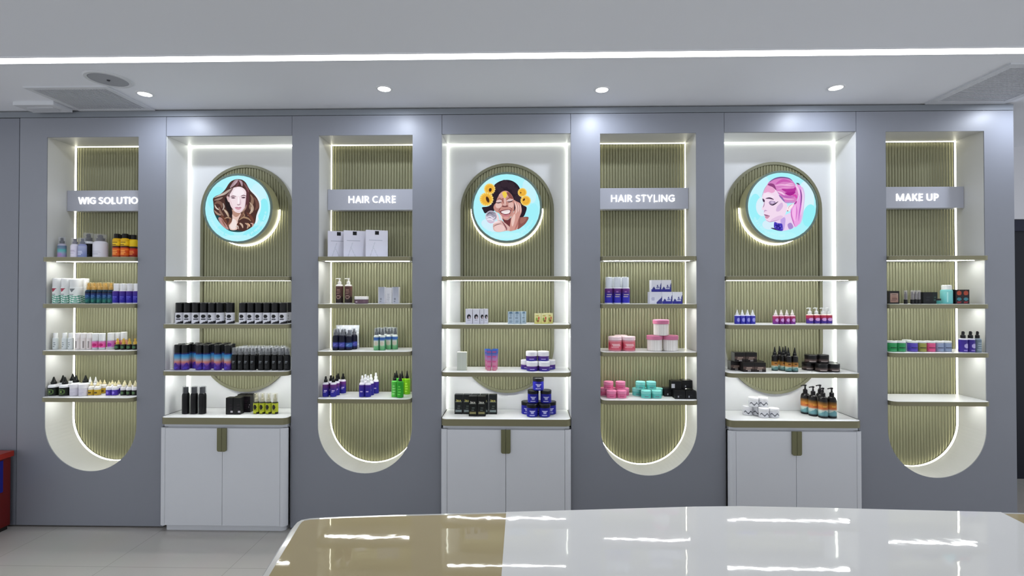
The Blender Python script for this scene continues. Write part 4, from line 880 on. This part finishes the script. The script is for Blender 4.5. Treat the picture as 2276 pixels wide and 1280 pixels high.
row('bluegreen', g, d, pl, [837, 850.5], .04, z, 'front row', py=770); row('bluegreen', g, d, pl, [844, 864.5, 878], .095, z, 'middle row', py=770); row('bluegreen', g, d, pl, [856.5, 870], .15, z, 'back row', py=770)
z = RZ[3]; pl = 'bottom HAIR CARE shelf'
bottle('purpblack', 'spray_bottle', 13, 45, 13, 'e0dcea', '1e1c22', 'mist', L([(0, '24248e'), (.45, '2a2290'), (.8, '562a72'), (1, '6b3078')], [lines(.35, .6, 2, 'c9b8e0', -.3, .5)]), lz=(.02, .86), sh=.14)
g = 'black-topped purple spray bottles on the bottom HAIR CARE shelf'; d = 'purple spray bottle with black top'
row('purpblack', g, d, pl, [724, 741], .035, z, 'front row', py=880); row('purpblack', g, d, pl, [735.5, 748.5], .09, z, 'middle row', py=875); row('purpblack', g, d, pl, [751.5, 762.5], .165, z, 'back row', py=865)
bottle('purpwhite', 'spray_bottle', 13, 47, 15, 'e6e2f0', 'f0f0f4', 'mist', L([(0, '24248e'), (.5, '2a2290'), (1, '4a2a8a')], [lines(.4, .6, 1, 'c9b8e0', -.3, .5)]), lz=(.02, .84), sh=.16)
g = 'white-topped purple spray bottles on the bottom HAIR CARE shelf'; d = 'purple spray bottle with white top'
row('purpwhite', g, d, pl, [805, 818], .035, z, 'front row', py=880); row('purpwhite', g, d, pl, [812, 824.5], .095, z, 'middle row', py=875); row('purpwhite', g, d, pl, [835.5], .165, z, 'standing alone at the back', py=865)
for k, c, l_ in (('oilgreen', '58c04a', '9ae08a'), ('oildeep', '2a9a28', '62c84a'), ('oillime', '8cd022', 'c8f05a')):
    bottle(k, 'oil_bottle', 14 if k != 'oillime' else 13.5, 53, 17, c, '17191a', 'cone', L(c, [lines(.15, .85, 4, l_, -.45, .35)]), lz=(.05, .95), sh=.08, neck=.5)
g = 'green oil bottles on the bottom HAIR CARE shelf'
row('oilgreen', g, 'bright green oil bottle with black cone cap', pl, [877.5], .045, z, py=880); row('oildeep', g, 'deep green oil bottle with cone cap, nearest the edge', pl, [889.5], .02, z, py=883)
row('oilgreen', g, 'bright green oil bottle with black cone cap at the back', pl, [881.5], .15, z, py=865); row('oillime', g, 'lime green oil bottle with black cone cap', pl, [893.5, 905], .14, z, py=866)

# ---- bay of the woman with sunflowers
z = BZ[1]; pl = 'second shelf, sunflower bay'; g = 'white cartons with round black picture in the sunflower bay'
carton('logobox', 15, 33, 14, 'dcdce6', L([(0, 'd6d6e4'), (1, 'e2e2ea')], [blob(0, .48, .6, .16, '2a2632'), blob(.1, .42, .3, .08, 'b8a8b0'), (-.4, .4, .22, .27, 'a9a9b6')]))
row('logobox', g, 'white carton with round black picture', pl, [1043, 1059], .05, z); carton('logoslim', 8.4, 33, 14, 'dcdce6', L([(0, 'd6d6e4'), (1, 'e2e2ea')], [blob(.2, .48, .75, .15, '2a2632'), blob(.5, .42, .4, .08, 'b8a8b0'), (-.4, .4, .22, .27, 'a9a9b6')]))
row('logoslim', g, 'slim white carton with dark picture', pl, [1071.5, 1080.5], .055, z)
carton('bluebox', 13.2, 27, 12, 'd5e2ea', L([(0, 'b4c6d6'), (1, 'a8bccb')], [lambda u, v: '5c7890' if abs(u) < .9-(v-.55)*1.2 and v > .86 else None, lines(.1, .35, 3, '7c93a6', -.6, .6), (-.5, .3, .42, .48, '3c4c60'), (-.07, .07, .55, .85, '6f879c')]))
g = 'pale blue cartons in the sunflower bay'; row('bluebox', g, 'pale blue carton with lettering', pl, [1135.5, 1149.2], .05, z); row('bluebox', g, 'pale blue turned carton', pl, [1161], .075, z, rz=.55)
carton('yellowbox', 14.5, 23, 12, 'e6dc9a', L([(0, 'dcd47a'), (1, 'eeeab8')], [blob(-.3, .45, .3, .16, '7c9a3c'), blob(.35, .55, .25, .14, 'c8503a'), blob(.1, .28, .4, .12, '8a5a34'), lines(.72, .9, 1, 'c9b85a', -.6, .6)]))
g = 'yellow fruit-printed cartons in the sunflower bay'; row('yellowbox', g, 'yellow carton printed with fruit', pl, [1195, 1210], .05, z); row('yellowbox', g, 'yellow turned carton printed with fruit', pl, [1219.5], .085, z, rz=.5)
z = BZ[2]; pl = 'third shelf, sunflower bay'
carton('ribbox', 21, 40, 15, 'd9ddd0', L([(0, 'd3d8cf'), (1, 'dde2da')], [lambda u, v: 'bfc5b6' if (u*9) % 2 < .7 else None])); row('ribbox', 'pale carton in the sunflower bay', 'pale ribbed carton at the end of the shelf', pl, [1027], .06, z, py=800)
def tube(key, g0):
    w, h = 12*U, 46*U; mb = MB(); n = 16; m_ = 12; v = []; cs = []
    for j in range(m_+1):
        t = j/m_; zz = .014+t*(h-.014); ry = w/2*(1-t)*.8+.0006; rx = w/2*(.86+.2*t)
        for i in range(n): a = 2*PI*i/n; v.append((rx*math.cos(a), ry*math.sin(a), zz))
    fs = [(j*n+i, j*n+(i+1) % n, (j+1)*n+(i+1) % n, (j+1)*n+i) for j in range(m_) for i in range(n)]
    for j in range(m_):
        for i in range(n):
            u = ((i+.5)/n*4-3); v_ = (j+.5)/m_; c = grad(g0)(v_)
            if abs(u) < .45 and j % 3 == 1: c = mixc(c, 'c84a80', .75)
            cs.append(c)
    mb.add(v, fs, 0, True, cs); mb.add(v, [tuple(range(n-1, -1, -1)), tuple(m_*n+i for i in range(n))], 0, False, g0[-1][1])
    KINDS[key] = ('squeeze_tube', 'tube', [('body', mb.mesh('body', [PRINT])), lm('cap', [(0, 0), (w*.36, 0), (w*.40, .002), (w*.40, .0136), (0, .0136)], cmat('d98aa0', .35))])
tube('pinktube', [(0, 'c8809c'), (.35, 'c87cA0'.lower()), (.6, '9a78b4'), (.8, '4a62b0'), (1, '3a6ac0')])
g = 'blue and pink squeeze tubes in the sunflower bay'; row('pinktube', g, 'blue and pink squeeze tube', pl, [1087, 1098.5], .045, z, 'front row', py=815); row('pinktube', g, 'blue and pink squeeze tube', pl, [1083.5, 1101], .10, z, 'back row', py=810)
jar('purpjar', 25.5, 20.5, 10, '35288a', 'f0eef4', L([(0, '2e2a96'), (.6, '45297e'), (1, '5c3080')], [lines(.3, .6, 1, 'c8b8e0', -.3, .5)]), lz=(.04, .97))
g = 'white-lidded purple jars in the sunflower bay'; d = 'purple jar with white lid'
row('purpjar', g, d, pl, [1182.8, 1209.5], .045, z, 'bottom front', py=820); row('purpjar', g, d, pl, [1170, 1196.5, 1222], .13, z, 'bottom rear', py=812)
row('purpjar', g, d, pl, [1181.5, 1207.5], .085, z, 'on top', dz=20.8*U, py=790)
z = BZ[3]; pl = 'sunflower bay counter'; g = 'black cartons lettered lace on the sunflower bay counter'
def lace_kind(key, tc, base, band_c):
    tm = text_mesh('lace', .0165, .19, .08, depth=.0004); tm.materials.append(cmat(tc, .4)); tm.transform(Matrix.Translation((0, -7*U-.0008, 30.5*U)))
    carton(key, 18, 43.5, 14, base, L(base, [(-.8, .8, .61, .64, '6b7068'), lines(.28, .5, 2, '4a524e', -.4, .5), (-.75, .75, .13, .2, band_c)]), extra=[('lettering', tm)])
lace_kind('lacegold', 'c9c06a', '22292b', '7d8a8a'); lace_kind('lacewhite', 'd8d8cc', '12140f', '8a8456')
d = 'dark grey carton lettered lace in yellow'
row('lacegold', g, d, pl, [1020, 1039, 1058, 1077, 1096], .115, z, 'back row', py=915); row('lacewhite', g, 'black carton lettered lace in white, front pair', pl, [1051.5, 1070.8], .055, z, py=925)
jar('bluejar', 25, 27.5, 7.5, '20209a', '17191e', L([(0, '22229c'), (1, '1c1c8c')], [lambda u, v: 'b4b4e0' if .35 < v < .72 and abs(u) < .12+.9*abs(v-.45) and abs(u) < .5 else None, lines(.12, .3, 1, 'c4c4ea', -.4, .45)]), lz=(.04, .97))
g = 'blue jars piled on the sunflower bay counter'; d = 'royal blue jar with black lid'
row('bluejar', g, d, pl, [1183, 1210.5], .045, z, 'bottom front', py=922); row('bluejar', g, d, pl, [1171, 1197, 1224], .13, z, 'bottom rear', py=912)
row('bluejar', g, d, pl, [1185, 1213.5], .09, z, 'middle tier', dz=27.8*U, py=890); row('bluejar', g, 'royal blue jar with black lid crowning the pile', pl, [1196.5], .09, z, dz=55.6*U, py=860)

# ---- HAIR STYLING niche
z = RZ[1]; pl = 'second HAIR STYLING shelf'; g = 'white-topped purple mousse bottles on the second HAIR STYLING shelf'
bottle('mousse', 'mousse_bottle', 17.6, 58, 22, 'e9eaf2', 'e3e9f2', 'disc', L([(0, '2c2ca8'), (.4, '2f2aa4'), (.6, '3a2a8e'), (.8, '5a2a78'), (1, '6a2c7e')], [lines(.42, .62, 3, 'd8c8b8', -.5, .5), lines(.75, .85, 1, '9a6ab0', -.3, .3)]), lz=(.06, .93), sh=.06, neck=.7, clear='f2f5fa')
d = 'purple mousse bottle with tall clear-white cap'
row('mousse', g, d, pl, [1353, 1372, 1390.5], .045, z, 'front row'); row('mousse', g, d, pl, [1362.5, 1381.5], .12, z, 'back row')
carton('mtnbox', 21.5, 26, 18, 'dfe0ec', L([(0, 'dcdde8'), (1, 'e8e8f0')], [hill(.2, .75, '36387e'), (-1, 1, 0, .2, '2a2a86'), lines(.25, .5, 2, 'b9bcd8', -.2, .8)]))
carton('mtnbox_side', 27, 26, 18, 'dfe0ec', L('dcdce8', [blob(-.45, .42, .28, .16, 'b4b4cc'), lambda u, v: '36387e' if u > .15 and v < .15+.55*(u-.15) else None]))
g = 'white cartons with blue mountains on the second HAIR STYLING shelf'; d = 'white carton with blue mountain print'
row('mtnbox', g, d, pl, [1480.6, 1503], .045, z, 'lower tier'); row('mtnbox_side', g, 'white carton with half a mountain, end of lower tier', pl, [1455.5], .05, z)
row('mtnbox', g, d, pl, [1456.5, 1478.5], .07, z, 'upper tier', dz=26.2*U)
z = RZ[2]; pl = 'third HAIR STYLING shelf'; g = 'pink label jars on the third HAIR STYLING shelf'
jar('pinkjar', 29.5, 31.5, 8, 'd98a98', 'f0d6dc', L([(0, 'e0a8b4'), (.15, 'cf5a6c'), (.85, 'd8707c'), (1, 'e0a8b4')], [lines(.3, .75, 3, 'f0c8cc', -.5, .5), blob(-.8, .5, .25, .3, 'b83850')]), lz=(.03, .97))
row('pinkjar', g, 'pink jar with red label and pale pink lid', pl, [1367, 1397], .06, z, py=775); row('pinkjar', g, 'pink jar with pale pink lid half hidden behind the other two', pl, [1380], .165, z, py=770)
jar('whitetub', 33, 34, 9, 'eae6e2', 'd07a9c', L('ece8e4', [lambda u, v: 'ded9d4' if (u*12) % 2 < .6 else None]), lr=1.06, lz=(.03, .97))
g = 'pink-lidded white tubs on the third HAIR STYLING shelf'; row('whitetub', g, 'white ribbed tub with pink lid at the bottom', pl, [1455, 1489.5], .06, z, py=775)
row('whitetub', g, 'white ribbed tub with pink lid on top of the other two', pl, [1469], .06, z, dz=34.3*U, py=740)
z = RZ[3]; pl = 'bottom HAIR STYLING shelf'
for key, c, c2, gname in (('smallpink', 'd96a94', 'e88ab0', 'pink'), ('smallteal', '5fc0b8', '86d8d0', 'turquoise')):
    jar(key, 21.5, 16.5, 7, c, c2, L([(0, mixc(c, 'ffffff', .5)), (.2, c), (1, c)], [lines(.35, .7, 1, mixc(c, '803050', .5), -.4, .4)]), lz=(.03, .97))
for key, cn, F, K_, Tp in (('smallpink', 'pink', [1359, 1381.5], [1342, 1365, 1387.5], [1352.5, 1379]), ('smallteal', 'turquoise', [1436, 1459.5], [1416, 1439, 1462], [1423.5, 1447])):
    g = f'small {cn} jars on the bottom HAIR STYLING shelf'; d = f'small {cn} jar'
    row(key, g, d, pl, F, .045, z, 'front row', py=885); row(key, g, d, pl, K_, .135, z, 'rear row', py=875); row(key, g, d, pl, Tp, .095, z, 'on top', dz=16.7*U, py=860)
carton('blackcube', 22, 18, 20, '15161b', L('18191e', [(-.4, -.2, .15, .4, '9a9ca4'), lines(.4, .6, 1, '3a3c44', -.2, .6)])); carton('blackcube_tag', 22, 18, 20, '15161b', L('18191e', [(-.95, -.35, .15, .65, 'd8d8de')]))
g = 'small black boxes on the bottom HAIR STYLING shelf'; d = 'small black box'
row('blackcube', g, d, pl, [1508.5, 1532], .04, z, 'front row', py=888); row('blackcube', g, d, pl, [1485, 1508.5], .125, z, 'rear row', py=875)
row('blackcube_tag', g, 'small black box with white tag on top of the pile', pl, [1500.5], .085, z, dz=18.2*U, py=860); row('blackcube', g, 'small black box without tag on top of the pile', pl, [1524], .12, z, dz=18.2*U, py=855)

# ---- bay of the pink-haired woman
z = BZ[1]; pl = 'second shelf, pink-hair bay'
bottle('bluedrop', 'dropper_bottle', 11.2, 31.5, 11, 'd9d8ee', 'e6e8ea', 'cone', L([(0, '2a2aa0'), (1, '3c3aa8')], [blob(.1, .5, .4, .25, '9a9ae0')]), lz=(.03, .88), sh=.12, neck=.5)
row('bluedrop', 'blue dropper bottles in the pink-hair bay', 'small blue dropper bottle with white tip', pl, [1638.4, 1649.8, 1661.2, 1672.6], .05, z)
bottle('reddrop', 'dropper_bottle', 12, 31.5, 12, 'd8b8c8', 'e8e2de', 'cone', L([(0, '6a2a90'), (.5, '8a2a74'), (1, 'b0405a')], [blob(.05, .5, .4, .22, 'd0a0dc')]), lz=(.03, .9), sh=.12, neck=.5)
row('reddrop', 'red-purple dropper bottles in the pink-hair bay', 'small red-purple dropper bottle with white tip', pl, [1724, 1736.3, 1748.7, 1761], .05, z)
bottle('redpump', 'pump_bottle', 14, 36, 14, 'e4d4cc', 'eef0ee', 'pump', L([(0, '34288e'), (.35, '4a2a86'), (.7, 'a82a50'), (1, 'b8384a')], [blob(.0, .5, .45, .2, 'd8a8dc')]), lz=(.08, .9), sh=.12, neck=.5)
row('redpump', 'red-purple pump bottles in the pink-hair bay', 'red-purple pump bottle with white head', pl, [1799.7, 1814.4, 1829, 1841.5], .055, z)
z = BZ[2]; pl = 'third shelf, pink-hair bay'; g = 'dark square cartons, first pile in the pink-hair bay'
carton('darkbox', 24, 20, 18, '2b2626', L([(0, '2e2424'), (.45, '5a4640'), (.7, '2c2424'), (1, '221e20')], [lines(.25, .55, 2, 'a08c80', -.6, .6), (-.2, .3, .08, .16, 'a8a0a0')]))
d = 'dark brown square carton'
row('darkbox', g, d, pl, [1660.5, 1685.5], .045, z, 'front, first pile', py=820); row('darkbox', g, d, pl, [1632.5, 1657, 1681.5], .125, z, 'rear, first pile', py=812); row('darkbox', g, d, pl, [1641, 1666], .09, z, 'top, first pile', dz=20.2*U, py=795)
jar('darkjar', 25, 17.5, 6, '2b2628', '1e1c20', L([(0, '332a2c'), (.5, '5a4a46'), (1, '2c2628')], [lines(.25, .6, 1, 'a89c98', -.5, .5)]), lz=(.03, .97))
g = 'dark jars in the pink-hair bay'; d = 'dark brown round jar'
row('darkjar', g, d, pl, [1826, 1852], .045, z, 'front row', py=820); row('darkjar', g, d, pl, [1796, 1821.5, 1847], .125, z, 'rear row', py=812); row('darkjar', g, d, pl, [1802, 1828], .09, z, 'upper tier', dz=17.7*U, py=800)
bottle('oilmtn', 'oil_bottle', 13, 52.5, 18, '1e1a1c', '17161a', 'cone', L([(0, '3a5a5c'), (.3, '9ab8b0'), (.45, 'c0c8b8'), (.55, 'b8783c'), (.85, 'a87a34'), (1, '4a3420')], [lambda u, v: '5a8a8c' if v < .42-.3*abs(u) and v > .18 else None, lines(.7, .9, 1, '5a3a1c', -.4, .4)]), lz=(.04, .62), sh=.14, neck=.5)
g = 'cone-capped dark oil bottles in the pink-hair bay'; d = 'cone-capped dark oil bottle'
row('oilmtn', g, d, pl, [1752.5, 1766.5], .035, z, 'front row', py=822); row('oilmtn', g, d, pl, [1722, 1740.5], .085, z, 'middle row', py=815); row('oilmtn', g, d, pl, [1733, 1746], .14, z, 'back row', py=810)
z = BZ[3]; pl = 'pink-hair bay counter'; g = 'white jars on the pink-hair bay counter'
jar('scrawljar', 21, 20, 6, 'ececee', 'f2f2f4', L('eaeaee', [lambda u, v: '6a6c74' if abs(v-.5-.18*math.sin(9*u)) < .12 and abs(u) < .75 else None]), lz=(.05, .95)); d = 'white jar with grey script'
row('scrawljar', g, d, pl, [1697.5, 1720], .055, z, 'front row', py=930); row('scrawljar', g, d, pl, [1661.5, 1682.5], .125, z, 'rear row', py=920); row('scrawljar', g, d, pl, [1674.5, 1695.5], .105, z, 'upper tier', dz=20.2*U, py=900)
bottle('mtnpump', 'pump_bottle', 18.5, 65, 19, '241f24', '1f1d24', 'pump', L([(0, '2a2a30'), (.12, '6a9aa0'), (.3, 'b4ccc8'), (.42, 'c8d0c8'), (.5, 'b8643c'), (.7, 'c07a34'), (.88, '6a4a1e'), (1, '2a2224')], [lambda u, v: '6a9aa0' if .12 < v < .42-.28*abs(u) else None, lines(.62, .76, 1, 'e0b84a', -.4, .4)]), lz=(.05, .86), sh=.2, neck=.45)
g = 'dark pump bottles on the pink-hair bay counter'; d = 'dark pump bottle with orange mountain label'
row('mtnpump', g, d, pl, [1829.5, 1849], .05, z, 'front row', py=930); row('mtnpump', g, d, pl, [1807.5], .105, z, 'middle row', py=922); row('mtnpump', g, d, pl, [1790, 1823], .17, z, 'back row', py=915)

# ---- MAKE UP niche
z = RZ[1]; pl = 'second MAKE UP shelf'
carton('palette', 22, 28, 10, '1a1514', L([(0, '8a6a60'), (.5, 'a08070'), (1, '9a8880')], [lambda u, v: '1c1716' if abs(u) > .78 or v < .1 or v > .86 else None, lines(.2, .8, 4, '6a4a44', -.6, .6)]), name='makeup_palette', cat='palette'); row('palette', 'palette on the second MAKE UP shelf', 'black-framed brown make-up palette', pl, [1984], .06, z)
mb = MB(); r = 3.6*U
KINDS['lipstick'] = ('lipstick', 'lipstick', [lm('base', [(0, 0), (r, 0), (r, 9*U), (r*.8, 9.6*U), (0, 9.6*U)], cmat('191820', .3), 16), lm('stick', [(0, 9.7*U), (r*.62, 9.7*U), (r*.62, 21*U), (r*.3, 26*U), (0, 26.5*U)], cmat('3c2836', .3), 16), lm('clear_cap', [(r*.9, 9.7*U), (r*.9, 28.5*U), (r*.8, 29.4*U), (0, 29.4*U)], cmat('d8d4d8', .1, .3), 16)])
row('lipstick', 'lipsticks on the second MAKE UP shelf', 'lipstick in clear cap standing alone', pl, [2013.2], .05, z); row('lipstick', 'lipsticks on the second MAKE UP shelf', 'lipstick in clear cap beside the black box', pl, [2028, 2035.4, 2042.6], .05, z)
carton('blackwide', 20, 25.5, 14, '16202a', L('141a22', [lines(.3, .7, 2, '303a44', -.5, .5)])); carton('tealdark', 10.5, 25.5, 14, '16302e', L('18322f', [lines(.3, .7, 2, '2a4a46', -.5, .5)]))
g = 'dark boxes on the second MAKE UP shelf'; row('blackwide', g, 'wide black carton beside the lipsticks', pl, [2057], .06, z); row('tealdark', g, 'narrow dark green carton next to the black one', pl, [2072.5], .06, z)
jar('tealpot', 11.5, 11.5, 4, '3a8a84', '16181c'); row('tealpot', 'pot on the second MAKE UP shelf', 'tiny teal pot with black lid', pl, [2084.5], .045, z)
bottle('micellar', 'bottle', 21.5, 41, 10, '7cc8c8', 'eceeec', 'disc', L([(0, '6cc0c2'), (1, '8ad4d0')], [(-.4, -.25, .1, .9, 'b4e6e2')]), lz=(.04, .92), sh=.1, neck=.75); row('micellar', 'bottle on the second MAKE UP shelf', 'turquoise bottle with white cap', pl, [2104], .075, z)
carton('redgrid', 14.5, 31, 14, '2a1a22', L([(0, '241e2e'), (1, '3a1e22')], [blob(0, .76, .7, .16, 'a8442c'), blob(0, .34, .7, .1, '3c7a86'), lines(.05, .22, 2, '8a2a34', -.7, .7)])); row('redgrid', 'red and black cartons on the second MAKE UP shelf', 'red and black printed carton', pl, [2126, 2141], .06, z)
z = RZ[2]; pl = 'third MAKE UP shelf'; g = 'coloured pots on the third MAKE UP shelf'
for k, c, n_, xs in (('potgreen', '1e8a4a', 'green', [1982, 2001]), ('potpurple', '4a38a8', 'purple', [2028]), ('potolive', '8a8a3c', 'olive', [2047.5]), ('potpink', 'd84a80', 'pink', [2067]), ('potblue', '8a9ab8', 'grey-blue', [2086.5, 2104])):
    jar(k, 18.8 if k != 'potblue' else 17.3, 23, 4, c, 'e9ecec', L([(0, mixc(c, 'ffffff', .25)), (.3, c), (1, mixc(c, 'ffffff', .12))], [lines(.4, .62, 1, mixc(c, '101020', .65), -.6, .6)]), lz=(.02, .98))
    row(k, g, f'{n_} pot with white lid', pl, xs, .05, z, py=770)
bottle('potdim', 'pot_x', 10, 10, 3, '8899aa', '8899aa', 'can'); KINDS.pop('potdim')
jar('potrear', 17, 23.5, 4, '9fb0bc', 'e9ecec'); row('potrear', g, 'pale pot with white lid peeping out behind the coloured ones', pl, [2015.5], .125, z, py=768)
bottle('vioblack', 'spray_bottle', 15.5, 45, 15, 'd4d2e2', '26242a', 'mist', L('3c2a8a', [blob(.2, .5, .5, .18, 'b9aee0'), lines(.1, .22, 1, '9a8ad0', -.4, .5)]), lz=(.03, .95), sh=.1); bottle('greyblack', 'spray_bottle', 13.5, 45, 15, '8a98a4', '26242a', 'mist', L('6f808c', [lines(.15, .85, 4, '9aaab4', -.5, .5)]), lz=(.03, .95), sh=.1)
g = 'black-topped spray bottles on the third MAKE UP shelf'; row('vioblack', g, 'violet spray bottle with black top', pl, [2140.5, 2157], .012, z, py=770); row('greyblack', g, 'grey spray bottle with black top', pl, [2172.5], .012, z, py=770)
import re as _re
dup = sorted({l for l in ALL if ALL.count(l) > 1}); lng = [l for l in ALL if len(_re.findall(r"[A-Za-z0-9][A-Za-z0-9'-]*", l)) > 16]
if dup or lng: print('LABELCHK', len(dup), len(lng), dup, lng)
